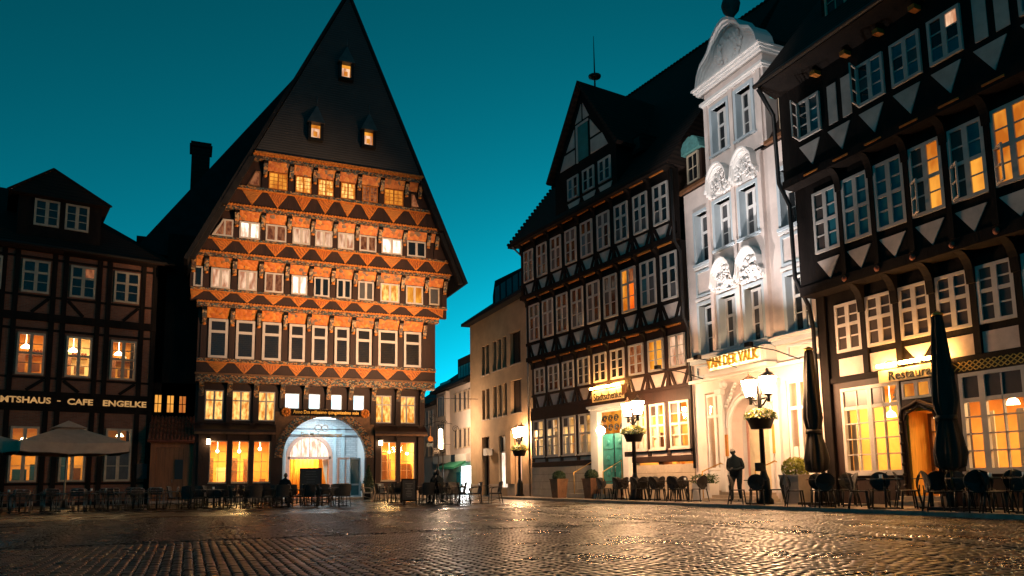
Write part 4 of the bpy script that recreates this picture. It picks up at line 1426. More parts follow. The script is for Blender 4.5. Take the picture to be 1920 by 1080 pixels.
for xx in (-.03, 1.24, 2.61, 4.0, 8.12, 9.13, 10.33, 11.68):
    sbox('post', INB, inn, xx - .1, xx + .1, -.02, .1, 1.86, 4.06)
sbox('beam', INB, inn, -.15, 11.75, -.06, .1, 4.07, 4.56)
obj('room', G().add([(.02, .32, 1.0), (5.2, .32, 1.0), (5.2, 3.5, 1.0), (.02, 3.5, 1.0), (.02, .32, 4.2), (5.2, .32, 4.2), (5.2, 3.5, 4.2), (.02, 3.5, 4.2)],
                    [(0, 1, 2, 3), (7, 6, 5, 4), (3, 2, 6, 7), (0, 3, 7, 4), (1, 5, 6, 2)]), 'room_cream', inn)
obj('room', G().add([(8.1, .32, 1.0), (11.7, .32, 1.0), (11.7, 3.5, 1.0), (8.1, 3.5, 1.0), (8.1, .32, 4.2), (11.7, .32, 4.2), (11.7, 3.5, 4.2), (8.1, 3.5, 4.2)],
                    [(0, 1, 2, 3), (7, 6, 5, 4), (3, 2, 6, 7), (0, 3, 7, 4), (1, 5, 6, 2)]), 'room_amber', inn)
for xa, xb in ((.2, 5.0), (8.2, 11.6)):
    x = xa
    while x < xb - .3:
        wd = random.uniform(.25, .6)
        yd = random.uniform(.6, 2.6)
        sbox('cupboard', random.choice(['furniture', 'room_amber', 'furniture', 'curtain_cream']), inn, x, x + wd, yd, yd + .3, 1.0, random.uniform(2.3, 3.7))
        x += wd + random.uniform(.1, .5)
    lamp('room_light', 'AREA', local(inn, (xa + xb) / 2, 1.8, 4.1), 330, (1, .70, .36), .9, local(inn, (xa + xb) / 2, 1.4, 0))
for (a, b) in gw:
    o = obj('net_curtain', G().box(a + .05, a + .42, .12, .15, 2.15, 3.05), 'curtain_cream', inn)

f1m = {6: 'lit_dim', 7: 'lit_amber', 8: 'lit_pale'}
storey_timber(inn, IC, 1.285, .96, -.02, 4.571, 4.72, 5.3, 5.42, 6.79, 7.2, -.1, LEN, timber=INB)
storey_timber(inn, IC, 1.285, .96, -.3, 7.2, 7.42, 8.05, 8.2, 10.19, 10.55, -.12, LEN + .05)
storey_timber(inn, IC, 1.285, .92, -.6, 10.55, 10.76, 11.28, 11.37, 13.1, 13.55, -.15, LEN + .1)
for k, c in enumerate(IC):
    window(inn, c - .48, c + .48, 5.43, 6.78, -.02, 2, 3, 'white_frame', f1m.get(k, 'dark_glass'), .08, .035, mull=1)
    t2 = k == 6
    window(inn, c - .48, c + .48, 8.21, 10.18, -.3, 2, 3, 'white_frame',
           (lambda i, j, k=k: ('lit_red' if (i == 1 and j < 2) else ('lit_dim' if i == 1 else 'lit_amber')) if k == 6 else ('teal_pane' if k == 7 and i == 0 and j < 2 else random.choice(['dark_glass', 'dark_glass', 'grey_blind']))),
           .08, .035, mull=1, transom=(2, .66))
    window(inn, c - .45, c + .45, 11.38, 13.09, -.6, 2, 3, 'white_frame',
           (lambda i, j, k=k: 'teal_pane' if (k in (4, 5) and i == 0 and j < 2) else random.choice(['dark_glass', 'dark_glass', 'grey_blind'])), .08, .035, mull=1, transom=(2, .66))
    for y_, z_ in ((-.3, 7.2), (-.6, 10.55), (-.9, 13.55)):        # joist ends and the painted bars between them
        obj('bracket', G().prism_x(bracket_profile(y_ + .3, y_ - .0, z_ - .42, z_), c - .73, c - .56), 'timber_dark', inn)
        sbox('painted_bar', 'painted_orange', inn, c - .4, c + .42, y_ + .06, y_ + .12, z_ - .1, z_ - .03)
# doorway
po = G()
po.box(5.31, 5.85, -.22, .2, .1, 4.0)
po.box(7.62, 7.99, -.22, .2, .1, 4.0)
po.box(5.31, 7.99, -.22, .2, 4.0, 4.2)
po.box(5.2, 8.1, -.36, .2, 4.2, 4.3)
for k in range(24):
    po.box(5.3 + k * .114, 5.3 + k * .114 + .06, -.29, -.22, 4.1, 4.19)
obj('portal', po, 'trim_white', inn)
obj('fanlight', G().box(5.85, 7.62, .06, .1, 3.0, 4.0), 'lit_amber', inn)
sc_ = G()
for k in range(7):
    cx, cz = 6.1 + (k % 4) * .42, 3.25 + (k // 4) * .42
    sc_.tube([(cx + .17 * math.cos(t) * (1 - t / 16), .02, cz + .17 * math.sin(t) * (1 - t / 16)) for t in [i * .55 for i in range(22)]], .025, 5)
obj('fanlight_scrolls', sc_, 'iron_black', inn)
dr = obj('door', G().box(5.86, 7.61, .05, .15, .72, 2.98), 'door_green', inn)
for c in range(2):
    for r_ in range(3):
        xa = 5.96 + c * .87
        za = .85 + r_ * .72
        sbox('door_panel', 'door_green', dr, xa, xa + .68, .015, .05, za, za + .58)
        obj('door_rosette', G().ball((xa + .34, .012, za + .3), .13, 10, 5, (1, .3, 1)), 'door_green', dr)
obj('door_gap', G().box(6.725, 6.745, .01, .05, .72, 2.98), 'iron_black', dr)
for s in (-.12, .12):
    obj('door_handle', G().tube([(6.735 + s, .0, 1.5), (6.735 + s, -.05, 1.45), (6.735 + s, -.05, 1.25)], .02, 6), 'steel', dr)
for k in range(3):
    sbox('step', 'sandstone', inn, 5.0 + k * .12, 8.3 - k * .1, -1.4 + k * .36, .05, .1 + k * .205, .1 + (k + 1) * .205 - .004)
for xx in (5.35, 7.5):
    obj('handrail', G().tube([(xx, -1.25, .1), (xx, -1.25, 1.25), (xx, -.2, 1.75), (xx, -.2, .7)], .022, 6), 'brass', inn)
obj('globe_lamp', G().ball((6.62, -.62, 3.1), .2, 14, 9), 'globe_glow', inn)
obj('lamp_arm', G().tube([(6.62, -.62, 3.3), (6.62, -.5, 3.7), (6.62, -.2, 3.75)], .02, 6), 'iron_black', inn)
# sign with its lamps
obj('sign_board', G().box(5.42, 7.68, -.14, -.08, 4.5, 5.02), 'sign_cream', inn)
lettering('Stadtschenke', 5.55, 7.55, 4.55, 4.9, -.165, .025, 'sign_black', inn, .0)
for k in range(2):
    xa = 5.5 + k * 1.15
    obj('sign_lamp', G().tube([(xa, -.3, 5.12), (xa + .95, -.3, 5.12)], .05, 8), 'sign_strip_glow', inn)
    obj('lamp_arm', G().tube([(xa + .48, -.4, 5.15), (xa + .48, -.3, 5.3), (xa + .48, -.05, 5.3)], .015, 5), 'iron_black', inn)
obj('corner_shield', G().prism([(7.76, 4.6), (8.0, 4.72), (8.02, 5.05), (7.76, 5.1)], -.3, -.2), 'furniture', inn)
# downpipes
for xx in (-.22,):
    obj('downpipe', G().tube([(xx, -1.0, 13.5), (xx, -.15, 12.9), (xx, -.12, 7.5), (xx, -.1, .1)], .055, 8), 'steel', inn)
obj('downpipe', G().tube([(11.9, -.75, 13.4), (11.9, -.72, 10.4), (11.88, -.4, 10.0), (11.88, -.38, 7.3), (11.84, -.12, 6.9), (11.84, -.1, 1.3)], .06, 8), 'iron_black', inn)
# roof and gable dormer
rz = lambda y: 13.7 + (y + 1.0) * (24.0 - 13.7) / 8.0
rf = obj('roof', G().prism_x([(-1.0, 13.6), (-1.0, 13.72), (7.0, 24.0), (15, 13.7)], -.62, LEN + .25), 'roof_tiles', inn)
obj('eave', G().box(-.6, LEN + .2, -1.06, -.6, 13.5, 13.6), 'timber_dark', rf)
for xx, zz in ((8.9, 15.6), (11.0, 18.2)):
    yy = (zz - 13.7) * .776 - 1.0
    dmr = obj('skylight', G().box(xx - .35, xx + .35, yy - .35, yy + .8, zz - .1, zz + .7), 'roof_tiles', rf)
    obj('skylight_pane', G().box(xx - .2, xx + .2, yy - .37, yy - .352, zz + .05, zz + .6), 'dark_blind', dmr)
gd = obj('gable_dormer', G().box(3.6, 8.45, -.72, 5, 13.5, 16.05).prism([(3.6, 16.05), (8.45, 16.05), (6.02, 19.6)], -.72, 5), 'timber_dark', inn)
for c in (5.17, 6.4, 7.63):
    window(gd, c - .44, c + .44, 14.44, 15.54, -.74, 2, 2, 'white_frame', (lambda i, j, c=c: 'teal_pane' if c < 5.5 and i == 0 else 'dark_glass'), .08, .035, mull=1)
    obj('plaster_panel', G().prism([(c - .5, 14.3), (c - .2, 13.72), (c + .2, 13.72), (c + .5, 14.3)], -.745, -.72), 'plaster_white', gd)
for pts in ([(4.1, 16.15), (5.35, 16.15), (5.35, 16.85), (4.5, 16.85)], [(4.65, 16.98), (5.35, 16.98), (5.35, 17.9)],
            [(6.62, 16.15), (7.9, 16.15), (7.5, 16.85), (6.62, 16.85)], [(6.62, 16.98), (7.35, 16.98), (6.62, 17.9)],
            [(5.45, 18.12), (5.95, 18.12), (5.95, 18.95)], [(6.08, 18.12), (6.55, 18.12), (6.08, 18.95)]):
    obj('plaster_panel', G().prism(pts, -.745, -.72), 'plaster_white', gd)
obj('shutter', G().box(5.5, 5.62, -.77, -.72, 16.1, 18.0).box(5.62, 6.48, -.77, -.72, 17.9, 18.0), 'white_frame', gd)
obj('shutter_leaf', G().box(5.64, 6.42, -.75, -.72, 16.15, 17.88), 'door_green', gd)
gr = G()
for s, (xa, za) in ((-1, (3.28, 15.75)), (1, (8.76, 15.75))):
    xb, zb_ = 6.02, 19.85
    q = [(xa, za), (xb, zb_), (xb, zb_ + .22), (xa + s * .12, za + .12)]
    gr.prism(q if s < 0 else q[::-1], -1.0, 6.5)
obj('gable_roof', gr, 'roof_tiles', gd)
obj('lightning_rod', G().tube([(6.02, .1, 19.9), (6.02, .1, 22.7)], [.05, .012], 6).lathe([(.05, 0), (.3, .12), (.32, .2), (.1, .32), (.05, .36)], (6.02, .1, 20.4), 12), 'iron_black', gd)
rt = G()
for k in range(52):
    rt.ball((-.62 + k * .245, 7.0, 24.0), .14, 6, 4, (1, 1, .7))
for k in range(46):
    t = k / 45
    rt.ball((-.62, -1.0 + 8.0 * t, 13.72 + 10.28 * t), .1, 6, 4)
obj('ridge_tiles', rt, 'roof_tiles', rf)

# ================================================================== white rococo house
wh = facade('rococo_house', 'white floodlit rococo house with shell hoods and curved gable', 'building', (18.3, 24.25), (0, -1))
WW = 6.65
cw = {'L': (.6, 1.75), 'A': (1.95, 3.12), 'B': (3.37, 4.5), 'R': (5.25, 6.42)}
dep = .5
for z0, z1, hl in ((.1, 4.6, [(.75, 1.75, .35, 4.15), (2.0, 4.35, .1, 4.2), (5.05, 6.05, .35, 4.1)]), (4.6, 5.68, []),
                   (5.68, 7.64, [(a + .12, b - .12, 5.68, 7.62) for a, b in cw.values()]), (7.64, 9.3, []),
                   (9.3, 11.34, [(a + .12, b - .12, 9.3 if k in 'LR' else 9.5, 11.32) for k, (a, b) in cw.items()]), (11.34, 12.45, [])):
    g = G()
    wall_with_holes(g, .0, WW, z0, z1, 0, dep, hl)
    obj('facade_wall', g, 'plaster_pink', wh)


def recess(b, x0, x1, z0, z1, y, pane, rec=.3):
    """blue-grey surround lining a deep reveal, sash window at the back of it"""
    t = .13
    s = G()
    s.box(x0, x0 + t, y - .07, y + rec, z0, z1)
    s.box(x1 - t, x1, y - .07, y + rec, z0, z1)
    s.box(x0 + t, x1 - t, y - .07, y + rec, z1 - t, z1)
    s.box(x0 - .05, x1 + .05, y - .12, y + rec, z0 - .1, z0)
    obj('window_surround', s, 'trim_blue', b)
    window(b, x0 + t, x1 - t, z0 + .002, z1 - t, y + rec - .03, 2, 3, 'trim_white', pane, .09, .03, mull=1, transom=(2, .66), proud=.04, deep=.03)


dk = lambda i, j: random.choice(['dark_glass', 'dark_glass', 'grey_blind', 'grey_blind'])
for z0, z1, hl in ((5.7, 7.64, [(cw[k][0] + .12, cw[k][1] - .12, 5.7, 7.62) for k in 'AB']), (7.64, 9.5, []),
                   (9.5, 11.34, [(cw[k][0] + .12, cw[k][1] - .12, 9.5, 11.32) for k in 'AB']), (11.34, 12.45, [])):
    g = G()
    wall_with_holes(g, 1.82, 4.66, z0, z1, -.12, 0, hl)
    obj('centre_bay', g, 'plaster_pink', wh)
for key, (a, b) in cw.items():
    y_ = -.12 if key in 'AB' else 0
    recess(wh, a, b, 5.68, 7.75, y_, dk)
    recess(wh, a, b, 9.3 if key in 'LR' else 9.5, 11.45, y_, dk)
    if key in 'LR':
        pn = G()
        for q in ((a, a + .09, 7.98, 9.02), (b - .09, b, 7.98, 9.02), (a + .09, b - .09, 7.98, 8.07), (a + .09, b - .09, 8.93, 9.02)):
            pn.box(q[0], q[1], -.05, 0, q[2], q[3])
        obj('panel_frame', pn, 'trim_blue', wh)
        sbox('string_course', 'trim_white', wh, a - .08, b + .08, -.06, 0, 7.82, 7.92)
        sbox('string_course', 'trim_white', wh, a - .08, b + .08, -.06, 0, 9.1, 9.18)
for xx in (1.72, 3.17, 4.58):
    sbox('pilaster', 'plaster_pink', wh, xx - .08, xx + .1, -.2, -.12, 5.7, 12.3)


def hood(b, xc, z, y, wd, ht, name='shell_hood'):
    """curved moulded hood with shell relief under it"""
    g = G()
    n_ = 18

    def prof(u):         # u -1..1
        return z + ht * (.35 + .65 * (1 - abs(u) ** 2.2)) if abs(u) < .78 else z + ht * .35 * (1 - (abs(u) - .78) / .22 * .55)
    for i in range(n_):
        u0, u1 = -1 + 2 * i / n_, -1 + 2 * (i + 1) / n_
        for (dz0, dz1, yo) in ((0, .07, .34), (-.1, 0, .24), (-.17, -.1, .14)):
            g.prism([(xc + u0 * wd, prof(u0) + dz0), (xc + u1 * wd, prof(u1) + dz0), (xc + u1 * wd, prof(u1) + dz1), (xc + u0 * wd, prof(u0) + dz1)], y - yo, y)
    o = obj(name, g, 'trim_white', b)
    field = G()
    pts = [(xc - wd * .8, z - .02), (xc + wd * .8, z - .02)] + [(xc + u * wd * .8, prof(u * .8) - .15) for u in [1 - 2 * i / 12 for i in range(13)]]
    field.prism(pts, y - .05, y)
    rel = G()
    random.seed(int(xc * 100 + z))
    for k in range(46):
        u = random.uniform(-.75, .75)
        zz = random.uniform(z, max(z + .02, prof(u) - .22))
        r_ = random.uniform(.05, .11)
        rel.ball((xc + u * wd, y - .08, zz), r_, 7, 5, (random.uniform(.6, 1.4), .7, random.uniform(.6, 1.4)))
    for k in range(5):
        t0 = random.uniform(0, 6)
        cx, cz = xc + random.uniform(-.3, .3) * wd, z + ht * random.uniform(.25, .55)
        rel.tube([(cx + .2 * math.cos(t + t0) * (1 - t / 8), y - .12, cz + .2 * math.sin(t + t0) * (1 - t / 8)) for t in [i * .5 for i in range(11)]], .035, 5)
    obj('hood_field', field, 'stucco_relief', o)
    obj('shell_relief', rel, 'stucco_relief', o)
    return o


for key in 'AB':
    a, b = cw[key]
    for z_ in (7.85, 11.55):
        hood(wh, (a + b) / 2, z_, -.12, .68, 1.15)
# ledge over the ground floor, sign, ground floor
sbox('string_course', 'trim_white', wh, -.02, WW, -.2, 0, 5.5, 5.62)
sbox('string_course', 'trim_blue', wh, -.02, WW, -.13, 0, 5.35, 5.5)
sbox('string_course', 'trim_white', wh, -.02, WW, -.16, 0, 4.6, 4.72)
for a, b in ((.35, 1.35), (5.25, 6.45)):
    pn = G()
    for q in ((a, a + .08, 4.8, 5.28), (b - .08, b, 4.8, 5.28), (a + .08, b - .08, 4.8, 4.88), (a + .08, b - .08, 5.2, 5.28)):
        pn.box(q[0], q[1], -.05, 0, q[2], q[3])
    obj('panel_frame', pn, 'trim_blue', wh)
obj('door_balcony', G().box(1.5, 4.8, -.55, 0, 4.66, 4.8).box(1.6, 4.7, -.45, 0, 4.8, 5.4), 'trim_white', wh)
sgl = lettering('VAN DER VALK', 1.72, 4.45, 4.95, 5.33, -.62, .07, 'gold_letters', wh, .012)
for k in range(5):
    obj('sign_lamp', G().box(1.75 + k * .55, 2.25 + k * .55, -.475, -.455, 4.9, 5.36), 'letter_backlight', wh)
for zz in (5.0, 5.28):
    sbox('sign_rail', 'steel', wh, 1.7, 4.5, -.55, -.53, zz, zz + .025)
arch_w = G()
ACX, ARZ, ARR = 3.2, 2.75, 1.0
for i in range(16):
    t0, t1 = math.pi * i / 16, math.pi * (i + 1) / 16
    q = [(ACX + ARR * math.cos(t0), ARZ + ARR * math.sin(t0)), (ACX + ARR * math.cos(t0), 4.25), (ACX + ARR * math.cos(t1), 4.25), (ACX + ARR * math.cos(t1), ARZ + ARR * math.sin(t1))]
    arch_w.prism(q, .02, .5)
arch_w.box(2.0, ACX - ARR, .02, .5, .1, 4.25)
arch_w.box(ACX + ARR, 4.36, .02, .5, .1, 4.25)
obj('door_arch', arch_w, 'plaster_pink', wh)
rg = G()
for i in range(20):
    t0, t1 = math.pi * i / 20, math.pi * (i + 1) / 20
    for ra, rb, yy in ((ARR, ARR + .12, -.06), (ARR + .2, ARR + .27, -.04)):
        rg.prism([(ACX + ra * math.cos(t0), ARZ + ra * math.sin(t0)), (ACX + rb * math.cos(t0), ARZ + rb * math.sin(t0)),
                  (ACX + rb * math.cos(t1), ARZ + rb * math.sin(t1)), (ACX + ra * math.cos(t1), ARZ + ra * math.sin(t1))], yy, .02)
for s in (-1, 1):
    rg.box(ACX + s * (ARR + .06) - .06, ACX + s * (ARR + .06) + .06, -.06, .02, .4, ARZ)
    rg.box(ACX + s * 1.45 - .12, ACX + s * 1.45 + .12, -.12, .02, .4, 4.0)
    rg.box(ACX + s * 1.45 - .18, ACX + s * 1.45 + .18, -.2, .02, 4.0, 4.2)
    rg.ball((ACX + s * 1.2, -.1, 4.35), .16, 10, 6)
    for k in range(8):
        rg.ball((ACX + s * (.6 + .08 * k), -.06, 4.1 - .11 * k + .2), .08, 7, 5)
rg.ball((ACX, -.12, 4.1), .2, 10, 7, (1, .6, 1.4))
obj('arch_moulding', rg, 'trim_white', wh)
dd = obj('entrance_door', G().box(ACX - ARR, ACX + ARR, .5, .56, .4, ARZ + ARR), 'trim_white', wh)
obj('door_leaf', G().box(ACX - .55, ACX + .52, .42, .5, .42, 2.9).box(ACX - .4, ACX + .38, .4, .42, .6, 1.5).box(ACX - .4, ACX + .38, .4, .42, 1.7, 2.7), 'room_cream', dd)
obj('door_bar', G().box(ACX - .66, ACX - .56, .4, .5, .42, 3.0), 'salmon_wood', dd)
for xx in (1.9, 4.42):
    obj('plaque', G().box(xx - .17, xx + .17, -.05, 0, 1.7, 2.5) if xx < 3 else G().box(xx - .17, xx + .17, -.05, 0, 1.72, 2.7), 'sign_orange', wh)
for a, b in ((.75, 1.75), (5.05, 6.05)):
    window(wh, a, b, .95 if a > 3 else 1.2, 4.1, .1, 2, 2, 'trim_white', 'clear_glass', .1, .05, mull=1, transom=(1, .72))
    obj('window_breast', G().box(a, b, .05, .45, .1, .93 if a > 3 else 1.18), 'trim_white', wh)
    rm = G().add([(a - .3, .5, .8), (b + .3, .5, .8), (b + .3, 2.6, .8), (a - .3, 2.6, .8), (a - .3, .5, 4.3), (b + .3, .5, 4.3), (b + .3, 2.6, 4.3), (a - .3, 2.6, 4.3)],
                 [(0, 1, 2, 3), (7, 6, 5, 4), (3, 2, 6, 7), (0, 3, 7, 4), (1, 5, 6, 2)])
    obj('room', rm, 'room_amber', wh)
    cu = G()
    for k in range(7):
        cu.tube([(a + .14 + k * .05, .35 + .02 * (k % 2), 1.0), (a + .12 + k * .05, .35, 3.6)], .03, 5)
    obj('curtain', cu, 'curtain_cream', wh)
    sbox('cupboard', 'furniture', wh, a + .6, b, 1.6, 2.0, .8, 2.0)
    lamp('room_light', 'AREA', local(wh, (a + b) / 2, 1.4, 4.2), 60, (1, .62, .28), .4, local(wh, (a + b) / 2, 1.2, 0))
for k in range(3):
    obj('menu_sheet', G().box(5.22 + k * .25, 5.42 + k * .25, .02, .03, 1.45, 1.9), 'sign_white', wh)
for k in range(3):
    sbox('step', 'sandstone', wh, 2.0 - .25 + k * .12, 4.5 - k * .1, -1.1 + k * .34, .5, .1 + k * .1, .1 + (k + 1) * .1 - .003)
sbox('plinth', 'sandstone', wh, 0, 1.7, -.08, .0, .1, .45)
sbox('plinth', 'sandstone', wh, 4.65, WW, -.08, 0, .1, .45)
for xx, s in ((1.75, -1), (4.55, 1)):
    obj('handrail', G().tube([(xx, -1.05, .1), (xx, -1.05, 1.15), (xx, -.2, 1.45), (xx, -.1, 1.42)], .025, 6), 'brass', wh)
# eaves, gable house, pediment
obj('eave', G().box(-.05, 1.7, -.25, .1, 12.42, 12.55).box(4.95, WW + .05, -.25, .1, 12.42, 12.55), 'furniture', wh)
for z0, z1, hl in ((12.45, 15.08, [(2.03 + .12, 3.15 - .12, 13.25, 15.07), (3.43 + .12, 4.49 - .12, 13.25, 15.07)]), (15.08, 16.0, [])):
    g = G()
    wall_with_holes(g, 1.74, 4.98, z0, z1, -.1, .6, hl)
    obj('gable_front', g, 'plaster_pink', wh)
for a, b in ((2.03, 3.15), (3.43, 4.49)):
    recess(wh, a, b, 13.25, 15.2, -.1, dk)
for xx in (1.82, 3.29, 4.78):
    sbox('pilaster', 'plaster_pink', wh, xx - .1, xx + .1, -.18, -.1, 12.6, 15.45)
co = G()
co.box(1.6, 5.1, -.28, .7, 15.45, 15.55)
co.box(1.66, 5.05, -.2, .65, 15.38, 15.45)
co.box(1.45, 5.2, -.42, .8, 16.0, 16.1)
co.box(1.52, 5.14, -.34, .75, 15.9, 16.0)
co.box(1.4, 5.25, -.5, .85, 16.1, 16.17)
obj('cornice', co, 'trim_white', wh)


def ped(u):        # curved outline of the gable top, u from 0 (left) to 1 (right)
    ks = [(0, 16.17), (.03, 16.6), (.1, 16.95), (.22, 17.2), (.3, 17.65), (.42, 17.98), (.5, 18.05), (.58, 17.98), (.7, 17.65), (.78, 17.2), (.9, 16.95), (.97, 16.6), (1, 16.17)]
    for (a, za), (b, zb_) in zip(ks, ks[1:]):
        if a <= u <= b:
            return za + (zb_ - za) * (u - a) / (b - a)
    return 16.17


PXL = lambda u: 1.55 + 3.5 * u
pts = [(PXL(0), 16.17), (PXL(1), 16.17)] + [(PXL(1 - i / 24), ped(1 - i / 24) - .1) for i in range(25)]
obj('pediment', G().prism(pts, -.1, .4), 'stucco_relief', wh)
pm_ = G()
for i in range(40):
    u0, u1 = i / 40, (i + 1) / 40
    for d0, d1, yo in ((0, .12, .3), (-.12, 0, .2), (-.2, -.12, .1)):
        pm_.prism([(PXL(u0), ped(u0) + d0), (PXL(u1), ped(u1) + d0), (PXL(u1), ped(u1) + d1), (PXL(u0), ped(u0) + d1)], -.1 - yo, .45)
obj('pediment_moulding', pm_, 'trim_white', wh)
rel = G()
random.seed(77)
for k in range(70):
    t = random.uniform(0, 6.28)
    r_ = random.uniform(.35, .62)
    x_, z_ = 3.3 + r_ * 1.2 * math.cos(t), 16.95 + r_ * math.sin(t)
    if z_ < ped((x_ - 1.55) / 3.5) - .25:
        rel.ball((x_, -.14, z_), random.uniform(.06, .12), 7, 5, (1, .8, random.uniform(.7, 1.5)))
rel.ball((3.3, -.1, 16.95), .42, 14, 8, (.9, .35, 1.1))
obj('cartouche', rel, 'stucco_relief', wh)
obj('urn', G().lathe([(.16, 0), (.2, .05), (.12, .15), (.1, .25), (.3, .5), (.36, .75), (.3, .95), (.14, 1.1), (.2, 1.16), (.12, 1.25), (.14, 1.4), (.05, 1.6), (.01, 1.75)], (3.3, .1, 18.1), 16), 'urn_stone', wh)
rf = obj('roof', G().prism_x([(-.1, 12.4), (-.1, 12.55), (6.7, 24.0), (14, 12.5)], -.05, WW + .02), 'roof_tiles', wh)
obj('gable_back', G().box(1.9, 4.8, .6, 6, 12.5, 16.0).prism([(1.9, 16.0), (4.8, 16.0), (3.35, 17.9)], .6, 6), 'roof_tiles', rf)
for xx in (.75, 5.95):
    dmr = obj('roof_dormer', G().box(xx - .5, xx + .5, .0, 2.2, 12.55, 14.0), 'timber_brown', rf)
    window(dmr, xx - .36, xx + .36, 12.75, 13.95, -.02, 2, 2, 'cream_frame', 'dark_glass', .07, .03)
    cp = G()
    for i in range(12):
        t0, t1 = math.pi * i / 12, math.pi * (i + 1) / 12
        rr = .62 if i % 2 else .65
        cp.prism([(xx + rr * math.cos(t0), 14.0 + .6 * math.sin(t0) * rr / .62), (xx + rr * math.cos(t1), 14.0 + .6 * math.sin(t1) * rr / .62), (xx, 14.0)], -.2, 2)
    obj('copper_hood', cp, 'copper_green', dmr)
# floodlights standing on the ledge behind the sign
for k, (xx, e, tz) in enumerate(((.9, 120, 12), (3.3, 330, 16.5), (5.9, 240, 12))):
    fx = obj('ledge_floodlight', G().box(xx - .12, xx + .12, -2.3, -2.14, 5.0, 5.14), 'iron_black', wh)
    obj('floodlight_arm', G().tube([(xx, -2.2, 5.02), (xx, -1.2, 4.95), (xx, -.1, 4.7)], .02, 5), 'iron_black', fx)
    lamp('ledge_flood', 'SPOT', local(wh, xx, -2.2, 5.22), e * 4, (1, .90, .86), .05, local(wh, xx, .2, tz), 88, .9)

# ================================================================== half-timbered restaurant house (right)
rh = facade('timbered_restaurant', 'dark half-timbered house with white triangles and lit restaurant ground floor', 'building', (18.3, 17.55), (0, -1))
RL = 11.5
RC = [1.12 + 1.14 * k for k in range(9)]
g = G()
wall_with_holes(g, .0, RL, .1, 3.75, .02, .35, [(.6, 2.67, .95, 3.56), (2.82, 3.75, .35, 2.75), (2.8, 3.7, 3.0, 3.5)][:2] + [(4.45, 6.15, .95, 3.5), (7.0, 9.0, .95, 3.5)])
obj('ground_wall', g, 'timber_brown', rh)
obj('corner_post', G().box(-.02, .3, -.1, .05, .1, 6.9), 'timber_dark', rh)
window(rh, .6, 2.67, .97, 3.56, .06, 4, 5, 'white_frame', (lambda i, j: 'dark_blind' if j == 4 and i < 3 else 'clear_glass'), .1, .035, mull=2, transom=(4, .78), sill=.08)
window(rh, 4.45, 6.15, .97, 3.5, .06, 3, 5, 'white_frame', (lambda i, j: 'dark_blind' if j == 4 else 'clear_glass'), .1, .035, mull=1, transom=(4, .74), sill=.08)
window(rh, 7.0, 9.0, .97, 3.5, .06, 4, 5, 'white_frame', 'clear_glass', .1, .035, mull=2, transom=(4, .74))
window(rh, 2.8, 3.7, 3.0, 3.5, .0, 2, 1, 'white_frame', 'lit_amber', .07, .05, mull=1)
# doorway with twisted rope surround
rp = G()
path = [(2.72, .35), (2.72, 2.5), (2.8, 2.72), (3.05, 2.8), (3.3, 2.92), (3.55, 2.8), (3.8, 2.72), (3.88, 2.5), (3.88, .35)]
for off, rr in ((0, .055), (.11, .04)):
    pp = [(3.3 + (x - 3.3) * (1 - off / .6), -.06, z - off * (1 if z > 1 else 0)) for x, z in path]
    rp.tube(pp, rr, 8)
for k in range(60):
    t = k / 60 * (len(path) - 1)
    i = int(t)
    f_ = t - i
    x_ = path[i][0] + (path[i + 1][0] - path[i][0]) * f_
    z_ = path[i][1] + (path[i + 1][1] - path[i][1]) * f_
    rp.ball((x_, -.1, z_), .06, 6, 4)
obj('rope_surround', rp, 'timber_brown', rh)
obj('door_reveal', G().box(2.83, 2.9, .0, .8, .35, 2.72).box(2.9, 3.7, .05, .8, 2.65, 2.74), 'curtain_amber', rh)
window(rh, 2.95, 3.74, .38, 2.62, .75, 2, 5, 'furniture', 'clear_glass', .1, .04, name='glazed_door', transom=(2, .38))
sbox('step', 'sandstone', rh, 2.5, 4.05, -.6, .3, .1, .22)
sbox('step', 'sandstone', rh, 2.65, 3.95, -.28, .8, .22, .345)
# room
rm = G().add([(.2, .37, .3), (9.2, .37, .3), (9.2, 5, .3), (.2, 5, .3), (.2, .37, 3.7), (9.2, .37, 3.7), (9.2, 5, 3.7), (.2, 5, 3.7)],
             [(0, 1, 2, 3), (7, 6, 5, 4), (3, 2, 6, 7), (0, 3, 7, 4), (1, 5, 6, 2)])
obj('room', rm, 'room_amber', rh)
random.seed(21)
x = .4
while x < 8.8:
    wd = random.uniform(.25, .7)
    yd = random.uniform(1.0, 4.0)
    if not (2.7 < x + wd / 2 < 3.9):
        sbox('cupboard', random.choice(['furniture', 'room_amber', 'curtain_amber', 'sign_white', 'furniture']), rh, x, x + wd, yd, yd + .35, .3, random.uniform(1.2, 2.7))
    x += wd + random.uniform(.15, .6)
for lx, ly, lz in ((1.1, 1.5, 2.7), (2.1, 2.2, 2.6), (4.9, 1.4, 2.7), (5.8, 2.4, 2.5), (7.6, 2, 2.7)):
    obj('ceiling_lamp', G().lathe([(.16, 0), (.12, .12), (.03, .2)], (lx, ly, lz), 10).tube([(lx, ly, lz + .2), (lx, ly, 3.7)], .01, 5), 'bulb_glow', rh)
for lx in (1.7, 5.4, 8):
    lamp('room_light', 'AREA', local(rh, lx, 2.0, 3.6), 260, (1, .66, .28), .8, local(rh, lx, 1.6, 0))
for xx in (.75, 2.4, 5.0, 5.75):
    obj('curtain', G().box(xx - .09, xx + .09, .3, .34, 1.0, 2.5), 'curtain_cream', rh)
obj('paper_tree', G().lathe([(.16, 0), (.05, .12), (.12, .13), (.04, .25), (.08, .26), (.01, .4)], (2.35, .3, 3.05), 10), 'sign_white', rh)
